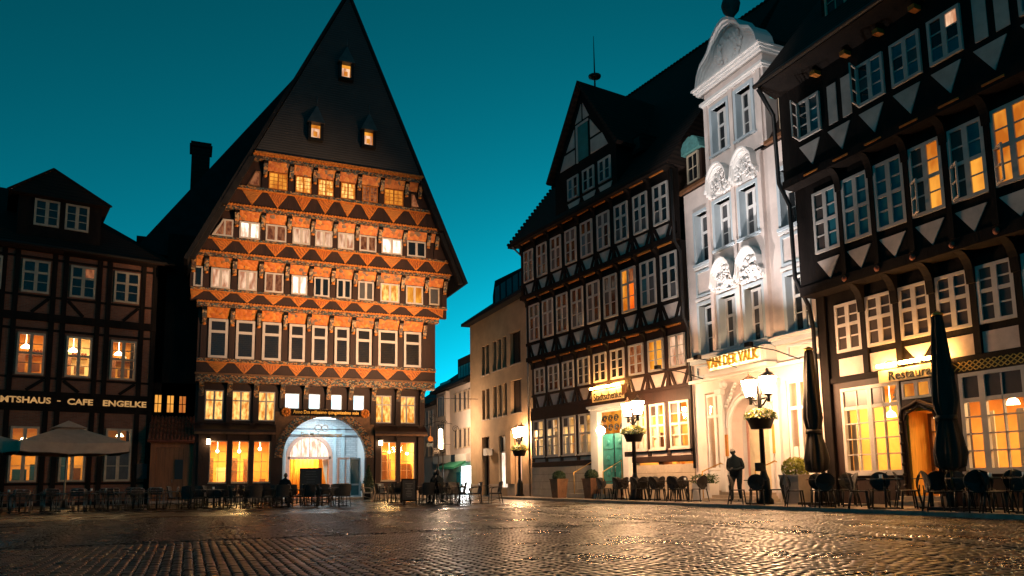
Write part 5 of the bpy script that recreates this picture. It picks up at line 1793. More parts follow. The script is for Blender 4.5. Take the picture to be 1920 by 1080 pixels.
# sign
obj('sign_board', G().box(2.2, 4.4, -.2, -.12, 3.53, 3.88), 'sign_cream', rh)
lettering('Restaurant', 2.55, 4.2, 3.57, 3.83, -.225, .025, 'sign_black', rh, .0)
for k in range(3):
    xa = 2.25 + k * .74
    obj('sign_lamp', G().tube([(xa, -.30, 4.0), (xa + .62, -.30, 4.0)], .05, 8), 'sign_strip_glow', rh)
    obj('lamp_arm', G().tube([(xa + .3, -.30, 4.05), (xa + .3, -.2, 4.12), (xa + .3, -.05, 4.12)], .015, 5), 'iron_black', rh)
# first floor
sbox('beam', 'timber_dark', rh, 0, RL, -.06, .1, 3.75, 3.92)
obj('storey_wall', G().box(0, RL, .0, .35, 3.92, 7.0), 'timber_dark', rh)
for k, c in enumerate(RC):
    if k == 2:
        obj('plaster_panel', G().prism([(c - .42, 4.47), (c, 3.95), (c + .42, 4.47)], -.03, 0), 'plaster_white', rh)
    else:
        sbox('plaster_panel', 'plaster_white', rh, c - .45, c + .45, -.03, 0, 3.94, 4.47)
    window(rh, c - .47, c + .47, 4.66, 6.16, -.01, 2, 4, 'white_frame', random.choice(['dark_glass', 'dark_blind']), .09, .04, mull=1, transom=(2, .56))
    sbox('post', 'timber_dark', rh, c + .48, c + .66, -.08, 0, 3.93, 6.3)
    obj('bracket', G().prism_x(bracket_profile(-.05, -.6, 5.75, 6.75), c + .46, c + .68), 'timber_dark', rh)
# lattice valance over the right window
lt = G()
for k in range(14):
    x_ = 4.4 + k * .16
    lt.bar((x_, -.1, 3.54), (x_ + .3, -.1, 3.78), .02, .02)
    lt.bar((x_ + .3, -.1, 3.54), (x_, -.1, 3.78), .02, .02)
obj('lattice', lt, 'brass', rh)
# second floor, jettied
sbox('beam', 'timber_dark', rh, -.1, RL, -.66, .0, 6.55, 6.85)
obj('storey_wall', G().box(-.1, RL, -.6, -.02, 6.85, 10.4), 'timber_dark', rh)
amb3 = {3: lambda i, j: 'lit_amber' if i == 1 else 'dark_blind', 4: lambda i, j: 'lit_amber' if (i == 1 and j < 2) else ('dark_blind' if i == 0 else 'teal_pane'),
        5: 'lit_amber', 1: 'teal_pane', 2: 'teal_pane', 0: lambda i, j: 'dark_blind' if i == 0 else 'teal_pane'}
for k, c in enumerate(RC):
    obj('plaster_panel', G().prism([(c - .46, 7.5), (c, 6.88), (c + .38, 7.5)], -.63, -.6), 'plaster_white', rh)
    window(rh, c - .48, c + .48, 7.74, 9.68, -.61, 2, 4, 'white_frame', amb3.get(k, 'dark_glass'), .09, .04, mull=1, transom=(2, .5))
    sbox('post', 'timber_dark', rh, c + .49, c + .65, -.68, -.6, 6.86, 9.8)
    obj('rosette', G().ball((c + .57, -.69, 6.7), .09, 10, 5, (1, .5, 1)), 'tile_red', rh)
    obj('bracket', G().prism_x(bracket_profile(-.62, -1.05, 9.4, 10.2), c + .46, c + .68), 'timber_dark', rh)
# third floor
sbox('beam', 'timber_dark', rh, -.1, RL, -1.1, -.3, 10.05, 10.3)
for k in range(9):
    sbox('painted_bar', 'painted_orange', rh, RC[k] - .3, RC[k] + .25, -1.125, -1.1, 10.14, 10.19)
obj('storey_wall', G().box(-.1, RL, -1.03, -.4, 10.3, 13.3), 'timber_dark', rh)
for k, c in enumerate(RC):
    obj('plaster_panel', G().prism([(c - .46, 11.15), (c + .02, 10.42), (c + .36, 11.15)], -1.06, -1.03), 'plaster_white', rh)
    if k in (1, 5):
        for dx in (-.36, .16):
            sbox('plaster_panel', 'plaster_white', rh, c + dx - .03, c + dx + .3, -1.05, -1.03, 11.33, 12.55)
    else:
        window(rh, c - .44, c + .46, 11.35, 12.58, -1.04, 2, 3, 'white_frame', (lambda i, j, k=k: 'lit_pale' if (k == 4 and i == 1 and j == 2) else random.choice(['dark_glass', 'grey_blind', 'teal_pane'])), .08, .035, mull=1)
    sbox('joist_end', 'painted_orange', rh, c + .38, c + .56, -1.3, -1.03, 13.05, 13.18)
for k in (0, 2):       # casements standing open
    c = RC[k]
    o = obj('open_casement', G().box(0, .05, 0, .04, 0, 1.2).box(.36, .41, 0, .04, 0, 1.2).box(.05, .36, 0, .04, 0, .05).box(.05, .36, 0, .04, 1.15, 1.2).box(.05, .36, 0, .03, .4, .43).box(.05, .36, 0, .03, .78, .81), 'white_frame', rh, (c - .43, -1.1, 11.36))
    o.rotation_euler = (0, 0, R(-72))
for k in (3, 4, 5):
    c = RC[k]
    o = obj('open_casement', G().box(0, .05, 0, .04, 0, .92).box(.36, .41, 0, .04, 0, .92).box(.05, .36, 0, .04, 0, .05).box(.05, .36, 0, .04, .87, .92).box(.05, .36, 0, .03, .43, .46), 'white_frame', rh, (c - .45, -.7, 7.78))
    o.rotation_euler = (0, 0, R(-35))
obj('eave', G().prism_x([(-1.03, 13.2), (-1.75, 13.45), (-1.75, 13.55), (-1.0, 13.5)], -.25, RL), 'timber_dark', rh)
rf = obj('roof', G().prism_x([(-1.8, 13.5), (-1.8, 13.6), (6.7, 24.0), (14, 13.5)], -.3, RL + .5), 'roof_tiles', rh)
obj('gutter', G().tube([(-.3, -1.85, 13.5), (RL, -1.85, 13.5)], .08, 8), 'iron_black', rf)
for xx in (1.9, 6.0):
    dmr = obj('roof_dormer', G().box(xx - .6, xx + .6, -.4, 2.4, 14.9, 16.6).prism([(xx - .7, 16.6), (xx + .7, 16.6), (xx, 17.3)], -.5, 3), 'roof_tiles', rf)
    window(dmr, xx - .4, xx + .4, 15.1, 16.45, -.42, 2, 3, 'cream_frame', 'dark_glass', .07, .03)
obj('downpipe', G().tube([(-.18, -1.8, 13.4), (-.2, -1.2, 12.6), (-.2, -1.15, 10.3), (-.2, -.75, 9.6), (-.2, -.72, 7.2), (-.12, -.3, 6.3), (-.1, -.2, 5.6), (-.1, -.17, .1)], .07, 8), 'iron_black', rh)

# ================================================================== tan house and the lane behind
tn = facade('tan_house', 'tan plastered corner house with narrow window slits beside the lane', 'building', (17.9, 48.7), (0, -1))
slit = [(2.27, 2.84), (3.02, 3.62), (4.21, 4.86), (5.03, 5.66), (5.86, 6.51)]
g = G()
wall_with_holes(g, 0, 12.7, 0, 3.9, 0, .4, [(2.17, 3.5, 0, 3.8), (5.1, 6.5, .45, 3.72), (7.76, 8.6, .2, 3.6)])
wall_with_holes(g, 0, 12.7, 3.9, 7.4, 0, .4, [(a, b, 4.95, 6.95) for a, b in slit] + [(7.1, 8.7, 4.95, 6.95)])
wall_with_holes(g, 0, 12.7, 7.4, 11.9, 0, .4, [(a, b, 7.93, 9.9) for a, b in slit] + [(7.1, 8.7, 7.9, 9.92)])
obj('wall', g, 'plaster_tan', tn)
for a, b in slit + [(7.1, 8.7)]:
    for z0, z1 in ((4.95, 6.95), (7.93, 9.9)):
        window(tn, a, b, z0, z1, .28, 2 if b - a > 1 else 1, 1, 'timber_brown', 'dark_blind', .06, .05)
        sbox('sill', 'stone_trim', tn, a - .05, b + .05, -.05, .1, z0 - .08, z0 - .005)
window(tn, 5.1, 6.5, .45, 3.72, .2, 2, 2, 'cream_frame', (lambda i, j: 'lit_white' if j == 0 else 'dark_blind'), .08, .04, transom=(1, .7), name='shop_window')
window(tn, 7.76, 8.6, .2, 3.6, .2, 1, 2, 'timber_dark', 'lit_pale', .08, .04, transom=(1, .75), name='shop_window')
window(tn, 2.17, 3.5, 0.02, 3.8, .38, 1, 1, 'timber_dark', 'dark_blind', .08, .04, name='shop_door')
for xa, xb in ((0, 2.1), (3.55, 5.05), (6.55, 7.7), (8.65, 12.7)):
    sbox('plinth', 'stone_trim', tn, xa, xb, -.06, 0, 0, .75)
obj('pilaster', G().box(6.75, 7.55, -.25, 0, .75, 3.9), 'plaster_tan', tn)
obj('hanging_sign', G().box(3.55, 4.15, -.45, -.05, 2.55, 3.0), 'sign_white', tn)
obj('downpipe', G().tube([(11.2, -.12, 11.8), (11.2, -.12, 0)], .05, 8), 'steel', tn)
rf = obj('roof', G().prism_x([(-.55, 11.75), (-.55, 11.95), (4.5, 15.5), (10, 11.9)], -.35, 12.9), 'slate', tn)
dmr = obj('roof_dormer', G().prism([(3.0, 12.4), (8.7, 12.4), (8.7, 13.9), (3.4, 14.25), (3.0, 13.3)], .55, 4), 'slate', rf)
for k in range(5):
    obj('dormer_pane', G().box(3.5 + k * 1.0, 4.25 + k * 1.0, .52, .545, 12.7, 13.75), 'teal_pane', dmr)

fh = facade('lane_house', 'pale plastered house in the lane with rows of four narrow windows', 'building', (17.9, 56.5), (0, -1))
fw_ = [(4.4, 5.07), (5.4, 6.12), (6.43, 7.1), (7.3, 8.1 - .35)]
obj('wall', G().box(0, 7.79, 0, .4, 2.0, 7.9), 'plaster_far', fh)
for a, b in fw_:
    for z0, z1 in ((3.29, 4.7), (5.92, 7.34)):
        window(fh, a, b, z0, z1, -.02, 1, 1, 'cream_frame', 'dark_blind', .08, .04, proud=.05)
obj('stair_bay', G().box(1.2, 3.3, -.3, 0, 2.9, 7.7), 'plaster_far', fh)
window(fh, 1.35, 3.15, 5.8, 7.45, -.32, 3, 1, 'stone_trim', 'dark_blind', .06, .05)
window(fh, 1.35, 3.15, 3.1, 5.3, -.32, 3, 1, 'stone_trim', 'dark_blind', .06, .05)
obj('fascia', G().box(.2, 7.75, -.35, 0, 2.3, 2.85), 'sign_white', fh)
obj('awning', G().prism_x([(-1.2, 1.95), (-.35, 2.35), (-.35, 2.2), (-1.2, 1.8)], 4.0, 7.75), 'sign_green', fh)
obj('shop_front', G().box(5.6, 7.75, .1, .15, .1, 2.1), 'shop_glow', fh)
obj('shop_poster', G().box(4.6, 5.5, .05, .1, .3, 1.6), 'teal_pane', fh)
obj('shop_wall', G().box(0, 5.55, .12, .4, 0, 2.0), 'room_pale', fh)
obj('square_sign', G().box(4.75, 5.5, -.42, -.36, 2.35, 2.85), 'sign_black', fh)
rf = obj('roof', G().prism_x([(-.5, 7.8), (-.5, 8.0), (4, 11), (9, 8)], -.2, 7.75), 'slate', fh)
dmr = obj('roof_dormer', G().box(4.6, 7.7, .2, 3, 8.1, 9.9), 'slate', rf)
for k in range(5):
    obj('dormer_pane', G().box(4.8 + k * .57, 5.25 + k * .57, .17, .195, 8.4, 9.3), 'teal_pane', dmr)
obj('dormer_pane', G().box(.6, 3.2, .1, .3, 8.1, 8.6), 'grey_blind', dmr)

eh = facade('lane_end_house', 'pale low house at the far end of the lane behind the hanging signs', 'building', (17.9, 66), (0, -1))
obj('wall', G().box(0, 9.45, 0, .4, 0, 7.0), 'plaster_far', eh)
for k in range(4):
    a = 4.3 + k * 1.2
    window(eh, a, a + .8, 5.3, 6.7, -.02, 1, 1, 'white_frame', 'grey_blind', .08, .04, proud=.05)
    window(eh, a, a + .8, 2.9, 4.3, -.02, 1, 1, 'cream_frame', 'dark_blind', .08, .04, proud=.05)
obj('roof', G().prism_x([(-.5, 7.0), (-.5, 7.15), (4, 10), (9, 7.1)], -.2, 9.4), 'slate', eh)
lamp('lane_shop_light', 'AREA', local(fh, 6.6, -.3, 1.7), 120, (.95, 1, .97), .6, local(fh, 6.6, -4, .5))

bk = facade('lane_back_house', 'pale house closing the lane at its far end', 'building', (11, 74), (1, 0))
obj('wall', G().box(0, 12, 0, .4, 0, 6.5), 'plaster_far', bk)
obj('roof', G().prism_x([(-.5, 6.5), (4, 9.5), (8, 6.5)], 0, 12), 'slate', bk)

# hanging signs by the lane corner
def hang(name, label, px, py, Y, g, m):
    d = pix_ray(px, py)
    t = Y / d.y
    p = CAM + d * t
    o = obj(name, g, m, None, p)
    tag(o, label, 'sign', 'signs hanging at the lane corner')
    return o


hang('round_sign', 'small round orange sign hanging at the lane corner', 807, 823, 45.2, G().add([(.17 * math.cos(t), -.03, .17 * math.sin(t)) for t in [i * math.pi / 8 for i in range(16)]] + [(.17 * math.cos(t), .03, .17 * math.sin(t)) for t in [i * math.pi / 8 for i in range(16)]],
     [tuple(range(16))] + [tuple(range(31, 15, -1))] + [(i, i + 16, (i + 1) % 16 + 16, (i + 1) % 16) for i in range(16)]).tube([(0, 0, .17), (0, 0, .8)], .015, 5), 'sign_orange')
hang('name_plate', 'small blue plate hanging below the round orange sign', 806, 834.5, 45.2, G().box(-.2, .2, -.02, .02, -.1, .1).tube([(-.15, 0, .1), (-.15, 0, .22)], .01, 5), 'sign_blue')
sk = hang('square_sign', 'square black sign with white lettering sky above the lane', 818, 846, 46.2, G().box(-.24, .24, -.05, .05, -.2, .2).tube([(.2, 0, .2), (.2, 0, .45), (1.0, 0, .45)], .018, 5), 'sign_black')
lettering('sky', -.17, .17, -.1, .1, -.065, .012, 'sign_white', sk, .03)

# ================================================================== street lamps
def street_lamp(loc, rz, label):
    t = thing('street_lamp', label, 'street lamp', loc, rz, 'twin lantern street lamps')
    obj('base', G().lathe([(.26, 0), (.26, .12), (.19, .2), (.17, .75), (.13, .85), (.1, .95), (.085, 1.05)], (0, 0, 0), 12), 'iron_black', t)
    obj('post', G().lathe([(.08, 1.05), (.065, 2.9), (.06, 3.35), (.09, 3.4), (.07, 3.5), (.1, 3.58), (.03, 3.75), (.005, 3.85)], (0, 0, 0), 12), 'iron_black', t)
    for s in (-1, 1):
        a = obj('arm', G().tube([(0, 0, 3.0), (s * .2, 0, 3.05), (s * .38, 0, 3.2), (s * .48, 0, 3.22)], .028, 7).tube([(0, 0, 3.22), (s * .48, 0, 3.24)], .03, 7).tube([(s * .48, 0, 3.1), (s * .48, 0, 3.32)], .05, 8), 'iron_black', t)
        ln = obj('lantern', G().lathe([(.10, 0), (.13, .03), (.14, .06)], (s * .48, 0, 3.3), 6, False), 'iron_black', t)
        obj('glass', G().lathe([(.15, 0), (.26, .5)], (s * .48, 0, 3.365), 6, False), 'lamp_glow', ln)
        obj('lantern_cap', G().lathe([(.275, 0), (.26, .02), (.09, .14), (.04, .17), (.05, .21), (.01, .28)], (s * .48, 0, 3.87), 6, False), 'lantern_copper', ln)
        fr = G()
        for k in range(6):
            q = 2 * math.pi * k / 6
            fr.tube([(s * .48 + .14 * math.cos(q), .14 * math.sin(q), 3.36), (s * .48 + .245 * math.cos(q), .245 * math.sin(q), 3.85)], .012, 4)
        obj('lantern_frame', fr, 'iron_black', ln)
    return t


def basket(loc, label):
    t = thing('flower_basket', label, 'flower basket', loc, 0, 'flower baskets on the lamp posts')
    obj('tub', G().lathe([(.30, 0), (.40, .28), (.44, .30), (.44, .34), (.40, .34)], (0, 0, 0), 16), 'iron_black', t)

    def shp():
        q = random.uniform(0, 6.28)
        el = random.uniform(-.25, 1.4)
        r_ = random.uniform(.75, 1.0)
        return (.52 * r_ * math.cos(q) * math.cos(el), .52 * r_ * math.sin(q) * math.cos(el), .28 * r_ * math.sin(el)), (math.cos(q), math.sin(q), 1)
    for m_, n_, s_ in (('leaf_green', 420, .055), ('leaf_yellow', 420, .05), ('petal_white', 110, .035), ('petal_yellow', 110, .035)):
        g = G()
        leaves(g, (0, 0, .36), n_, s_, shp)
        o = obj('leaf_mass' if 'leaf' in m_ else 'blossoms', g, m_, t)
        o['kind'] = 'stuff'


random.seed(31)
LAMPS = [((16.29, 18.24, .1), 'twin-lantern street lamp before the white rococo house'),
         ((16.35, 25.6, .1), 'twin-lantern street lamp before the inn with the green door'),
         ((17.1, 38.6, 0), 'twin-lantern street lamp in front of the tan house')]
for loc, lb in LAMPS:
    street_lamp(loc, R(82), lb)
    basket((loc[0], loc[1], loc[2] + 2.3), lb.replace('twin-lantern street lamp', 'flower basket on the street lamp'))
obj_ = thing('signal_box', 'small black box strapped to the lamp post by the white house', 'box', (16.29, 18.24, 1.1))
obj('box_body', G().box(-.22, -.05, -.12, .12, 0, .26), 'iron_black', obj_)

fl_ = thing('floodlight', 'small black floodlight strapped to the lamp post before the inn', 'floodlight', (16.2, 25.75, 1.9))
obj('housing', G().box(-.14, .14, -.1, .1, -.1, .1), 'iron_black', fl_)
obj('bracket', G().box(.1, .16, -.2, .0, -.04, .04), 'iron_black', fl_)

# slim light column in the lane
lc = thing('light_column', 'slim twin-post light column glowing at the mouth of the lane', 'street lamp', (15.6, 48.3, 0))
for s in (-1, 1):
    obj('post', G().tube([(s * .16, 0, 0), (s * .16, 0, 3.0)], .035, 8), 'iron_black', lc)
obj('collar', G().box(-.28, .28, -.15, .15, 2.9, 3.1), 'iron_black', lc)
obj('light_tube', G().lathe([(.16, 0), (.14, 1.3), (.02, 1.4)], (0, 0, 3.1), 12), 'bulb_glow', lc)
lamp('column_light', 'POINT', (15.6, 47.9, 4.7), 800, (1, .66, .42), .2)

# ================================================================== planters, boards, small trees
def boxball(loc, label, mat_box, taper, h, wd, rb, leafm):
    t = thing('potted_boxwood', label, 'planter', loc, R(8), 'planters with clipped box balls')
    w0, w1 = wd * taper / 2, wd / 2
    g = G().add([(-w0, -w0, 0), (w0, -w0, 0), (w0, w0, 0), (-w0, w0, 0), (-w1, -w1, h), (w1, -w1, h), (w1, w1, h), (-w1, w1, h)],
                [(0, 3, 2, 1), (0, 1, 5, 4), (1, 2, 6, 5), (2, 3, 7, 6), (3, 0, 4, 7), (4, 5, 6, 7)])
    obj('planter_box', g, mat_box, t)
    obj('rim', G().box(-w1 - .015, w1 + .015, -w1 - .015, -w1 + .03, h - .02, h + .03).box(-w1 - .015, w1 + .015, w1 - .03, w1 + .015, h - .02, h + .03)
        .box(-w1 - .015, -w1 + .03, -w1 + .03, w1 - .03, h - .02, h + .03).box(w1 - .03, w1 + .015, -w1 + .03, w1 - .03, h - .02, h + .03), mat_box, t)

    def shp():
        v = Vector((random.gauss(0, 1), random.gauss(0, 1), random.gauss(0, 1))).normalized()
        r_ = rb * random.uniform(.82, 1.04)
        return (v.x * r_, v.y * r_, max(-.05, v.z * r_ * .85 + rb * .5)), v
    g = G()
    leaves(g, (0, 0, h), 1500, .045, shp)
    o = obj('clipped_ball', g, leafm, t)
    o['kind'] = 'stuff'
    obj('stem', G().tube([(0, 0, h - .05), (0, 0, h + rb * .5)], .03, 6), 'timber_brown', t)


random.seed(41)
p = on_ground(1055, 932, .1)
boxball((16.0, 31.6, .1), 'rusty tapered planter with box ball left of the green door', 'corten', .75, .85, .62, .3, 'leaf_dark')
boxball((16.35, 29.1, .1), 'rusty tapered planter with box ball right of the green door', 'corten', .75, .85, .62, .3, 'leaf_dark')
boxball((17.35, 18.0, .1), 'pale stone planter with yellow-green box ball by the white house window', 'planter_stone', .72, .85, .72, .42, 'leaf_yellow')
t = thing('flower_trough', 'white trough with grey shrubs under the white house window', 'planter', (17.75, 23.0, .1))
obj('trough', G().box(-.22, .22, -.5, .5, .0, .62), 'trim_white', t)
g = G()
leaves(g, (0, 0, .68), 500, .06, lambda: ((random.uniform(-.28, .28), random.uniform(-.55, .55), random.uniform(-.08, .28)), (0, 0, 1)))
o = obj('shrub', g, 'leaf_green', t)
o['kind'] = 'stuff'

t = thing('cone_tree', 'clipped cone tree in a round pot beside the arched entrance', 'potted tree', (9.55, 43.0, 0))
obj('pot', G().lathe([(.25, 0), (.36, .45), (.4, .5), (.36, .52)], (0, 0, 0), 14), 'iron_black', t)
obj('trunk', G().tube([(0, 0, .4), (0, 0, 1.6)], [.05, .02], 6), 'timber_brown', t)


def cone():
    z = random.uniform(0, 1) ** 1.4
    q = random.uniform(0, 6.28)
    r_ = (1 - z) * .42 * random.uniform(.75, 1.05) + .02
    return (r_ * math.cos(q), r_ * math.sin(q), z * 1.45), (math.cos(q), math.sin(q), .4)


g = G()
leaves(g, (0, 0, .5), 1500, .055, cone)
o = obj('foliage', g, 'leaf_dark', t)
o['kind'] = 'stuff'


def a_board(loc, rz, label, w_, h_):
    t = thing('menu_board', label, 'menu board', loc, rz, 'standing menu boards')
    f = G()
    f.box(-w_ / 2, -w_ / 2 + .05, -.03, .02, .15, h_)
    f.box(w_ / 2 - .05, w_ / 2, -.03, .02, .15, h_)
    f.box(-w_ / 2 + .05, w_ / 2 - .05, -.03, .02, h_ - .06, h_)
    f.box(-w_ / 2 + .05, w_ / 2 - .05, -.03, .02, .2, .26)
    obj('frame', f, 'timber_dark', t)
    bd = obj('slate_board', G().box(-w_ / 2 + .05, w_ / 2 - .05, -.012, .012, .26, h_ - .06), 'chalkboard', t)
    random.seed(int(loc[0] * 10))
    for k in range(9):
        zz = h_ - .2 - k * (h_ - .5) / 9
        wl_ = random.uniform(.3, .8) * (w_ - .2)
        sbox('chalk_line', 'grey_blind', bd, -wl_ / 2, wl_ / 2, -.016, -.0125, zz, zz + .025)
    for s in (-1, 1):
        obj('foot', G().box(s * w_ * .42 - .03, s * w_ * .42 + .03, -.35, .35, 0, .06).tube([(s * w_ * .42, 0, .06), (s * w_ * .42, 0, .2)], .025, 6), 'steel', t)


a_board((7.75, 27.9, 0), R(4), 'tall black chalkboard stand in front of the right hall windows', .62, 1.05)
a_board((6.1, 41.5, 0), R(-4), 'wide black menu board standing before the arched entrance', 1.15, 1.75)

# ================================================================== parasols
def open_parasol(loc, rz, label, s=1.0):
    t = thing('open_parasol', label, 'parasol', loc, rz, 'open beige parasols by the cafe')
    obj('pole', G().tube([(0, 0, 0.05), (0, 0, 3.6)], .035, 8), 'cream_frame', t)
    obj('base', G().lathe([(.45, 0), (.45, .06), (.1, .1), (.06, .4)], (0, 0, 0), 12), 'steel', t)
    hw, ze, za = 1.95, 2.75, 3.55
    cs = [(-hw, -hw), (hw, -hw), (hw, hw), (-hw, hw)]
    for k in range(4):
        a, b = cs[k], cs[(k + 1) % 4]
        n_ = 8
        g = G()
        vs, fs = [], []
        for i in range(n_ + 1):
            u = i / n_
            for j in range(7):
                v = j / 6
                sag = .09 * math.sin(math.pi * u) * v + .05 * math.sin(math.pi * v)
                vs.append(((a[0] + (b[0] - a[0]) * u) * v, (a[1] + (b[1] - a[1]) * u) * v, za + (ze - za) * v - sag))
        for i in range(n_):
            for j in range(6):
                fs.append((i * 7 + j, i * 7 + j + 1, (i + 1) * 7 + j + 1, (i + 1) * 7 + j))
        g.add(vs, fs, True)
        obj('canopy_panel', g, 'canvas_beige', t)
        vg = G()
        vs, fs = [], []
        for i in range(n_ * 2 + 1):
            u = i / (n_ * 2)
            x_, y_ = a[0] + (b[0] - a[0]) * u, a[1] + (b[1] - a[1]) * u
            zz = ze - .09 * math.sin(math.pi * u)
            o_ = 1.0 + .012 * math.sin(i * 2.3)
            vs += [(x_, y_, zz), (x_ * o_, y_ * o_, zz - .42 - .02 * math.sin(i * 1.1))]
        fs = [(2 * i, 2 * i + 1, 2 * i + 3, 2 * i + 2) for i in range(n_ * 2)]
        vg.add(vs, fs, True)
        obj('valance', vg, 'canvas_beige', t)
        obj('rib', G().bar((0, 0, za - .07), (a[0] * .98, a[1] * .98, ze - .03), .03, .03, (0, 0, 1)), 'cream_frame', t)
    vc = G().add([(-.6, -.6, za - .17), (.6, -.6, za - .17), (.6, .6, za - .17), (-.6, .6, za - .17), (0, 0, za + .16)], [(0, 1, 4), (1, 2, 4), (2, 3, 4), (3, 0, 4)])
    obj('vent_cap', vc, 'canvas_beige', t)


px_, py_ = at_depth_y(122, 36.5)
open_parasol((px_, py_, 0), R(18), 'open beige parasol before the cafe windows, fully in view')
px_, py_ = at_depth_y(-95, 36.0)
open_parasol((px_, py_, 0), R(18), 'open beige parasol cut by the left edge of the picture')


def closed_parasol(loc, label, h, rz=0):
    t = thing('closed_parasol', label, 'parasol', loc, rz, 'closed dark parasols')
    obj('pole', G().tube([(0, 0, .05), (0, 0, h)], .032, 8), 'timber_warm', t)
    obj('base', G().box(-.4, .4, -.4, .4, 0, .07).lathe([(.08, .07), (.05, .5)], (0, 0, 0), 10), 'iron_black', t)

    def rip(q, z):
        return .86 + .13 * math.sin(7 * q + z * .9) + .08 * math.sin(3 * q + z * 1.7 + 1) + .06 * math.sin(11 * q - z * 1.3) + .05 * math.sin(2 * q + 2.2 * z)
    pr = [(.10, h - .06), (.13, h - .25), (.19, h - .9), (.26, h - 1.6), (.29, h - 2.1), (.21, h - 2.45), (.19, h - 2.55), (.27, h - 2.9), (.34, h - 3.3), (.30, h - 3.62), (.16, h - 3.7)]
    obj('folded_canopy', G().lathe(pr[::-1], (0, 0, 0), 48, True, rip), 'canvas_dark', t)
    obj('strap', G().lathe([(.225, h - 2.56), (.235, h - 2.5), (.225, h - 2.44)], (0, 0, 0), 24), 'canvas_dark', t)
    obj('cap', G().lathe([(.14, h - .06), (.13, h - .02), (.03, h + .04)], (0, 0, 0), 12), 'brass', t)


x_, y_ = at_depth_x(1532, 16.9)
closed_parasol((x_, y_, .1), 'closed dark parasol before the white house corner', 4.62)
x_, y_ = at_depth_x(1785, 16.2)
closed_parasol((x_, y_, .1), 'closed dark parasol before the restaurant door', 4.62)

# ================================================================== chairs and tables
def oval_chair():
    t = thing('oval_back_chair', 'black oval-backed chair', 'chair', (0, 0, -50))
    g = G()
    pts = [(.22 * math.copysign(abs(math.cos(q)) ** .6, math.cos(q)), .21 * math.copysign(abs(math.sin(q)) ** .6, math.sin(q))) for q in [i * math.pi / 10 for i in range(20)]]
    vs = [(x, y, .42) for x, y in pts] + [(x * 1.03, y * 1.03, .45) for x, y in pts]
    g.add(vs, [tuple(range(19, -1, -1)), tuple(range(20, 40))] + [(i, (i + 1) % 20, (i + 1) % 20 + 20, i + 20) for i in range(20)])
    obj('seat', g, 'wicker_black', t)
    b = G()
    vs, n_ = [], 20
    for yy in (0, .025):
        for i in range(n_):
            q = 2 * math.pi * i / n_
            cx, cz = .245 * math.cos(q), .235 * math.sin(q)
            vs.append((cx, .20 + yy + cz * .18 - cx * cx * 1.1, .675 + cz))
    b.add(vs, [tuple(range(n_)), tuple(range(2 * n_ - 1, n_ - 1, -1))] + [(i, i + n_, (i + 1) % n_ + n_, (i + 1) % n_) for i in range(n_)], False)
    obj('backrest', b, 'wicker_black', t)
    for s in (-1, 1):
        obj('back_post', G().tube([(s * .17, .19, .42), (s * .17, .20, .58)], .014, 6), 'iron_black', t)
        obj('leg', G().tube([(s * .18, -.17, .43), (s * .21, -.21, 0)], [.024, .016], 6), 'iron_black', t)
        obj('leg', G().tube([(s * .17, .17, .43), (s * .20, .25, 0)], [.024, .016], 6), 'iron_black', t)
    return t


def rattan_chair(m='wicker_black'):
    t = thing('rattan_armchair', 'dark rattan armchair', 'chair', (0, 0, -50))
    obj('seat', G().box(-.23, .23, -.22, .22, .39, .45), m, t)
    b = G()
    vs, n_ = [], 8
    for yy in (0, .035):
        for i in range(n_ + 1):
            u = -1 + 2 * i / n_
            top = .90 - .035 * u * u
            for z in (.45, top):
                vs.append((u * (.235 + .02 * (z - .45)), .2 + yy + (z - .45) * .2 - u * u * .05, z))
    m_ = 2 * (n_ + 1)
    fs = []
    for i in range(n_):
        a = 2 * i
        fs += [(a, a + 2, a + 3, a + 1), (m_ + a + 1, m_ + a + 3, m_ + a + 2, m_ + a), (a + 1, a + 3, m_ + a + 3, m_ + a + 1), (a + 2, a, m_ + a, m_ + a + 2)]
    fs += [(1, m_ + 1, m_, 0), (m_ - 2, 2 * m_ - 2, 2 * m_ - 1, m_ - 1)]
    b.add(vs, fs)
    obj('backrest', b, m, t)
    for s in (-1, 1):
        obj('armrest', G().tube([(s * .25, .22, .68), (s * .275, -.1, .67), (s * .265, -.2, .62), (s * .24, -.22, .44)], .018, 6), m, t)
        obj('leg', G().tube([(s * .22, -.2, .4), (s * .23, -.22, 0)], .017, 6), m, t)
        obj('leg', G().tube([(s * .21, .2, .4), (s * .23, .27, 0)], .017, 6), m, t)
        obj('stretcher', G().tube([(s * .22, -.2, .13), (s * -.22, .22, .24)], .01, 5), m, t)
    return t


def metal_chair():
    t = thing('metal_stacking_chair', 'metal stacking chair', 'chair', (0, 0, -50))
    obj('seat', G().box(-.21, .21, -.2, .2, .43, .45), 'wicker_black', t)
    for k in range(3):
        obj('back_slat', G().box(-.2, .2, .2 + k * .012, .222 + k * .012, .58 + k * .09, .64 + k * .09), 'wicker_black', t)
    obj('back_rail', G().tube([(-.22, .2, .5), (-.225, .24, .8), (-.15, .25, .85), (.15, .25, .85), (.225, .24, .8), (.22, .2, .5)], .014, 6), 'steel', t)
    for s in (-1, 1):
        obj('armrest', G().tube([(s * .225, .22, .68), (s * .25, -.15, .66), (s * .24, -.2, .6)], .014, 6), 'steel', t)
        obj('leg', G().tube([(s * .24, -.2, .6), (s * .23, -.22, 0)], .013, 6), 'steel', t)
        obj('leg', G().tube([(s * .22, .2, .5), (s * .23, .24, 0)], .013, 6), 'steel', t)
    return t


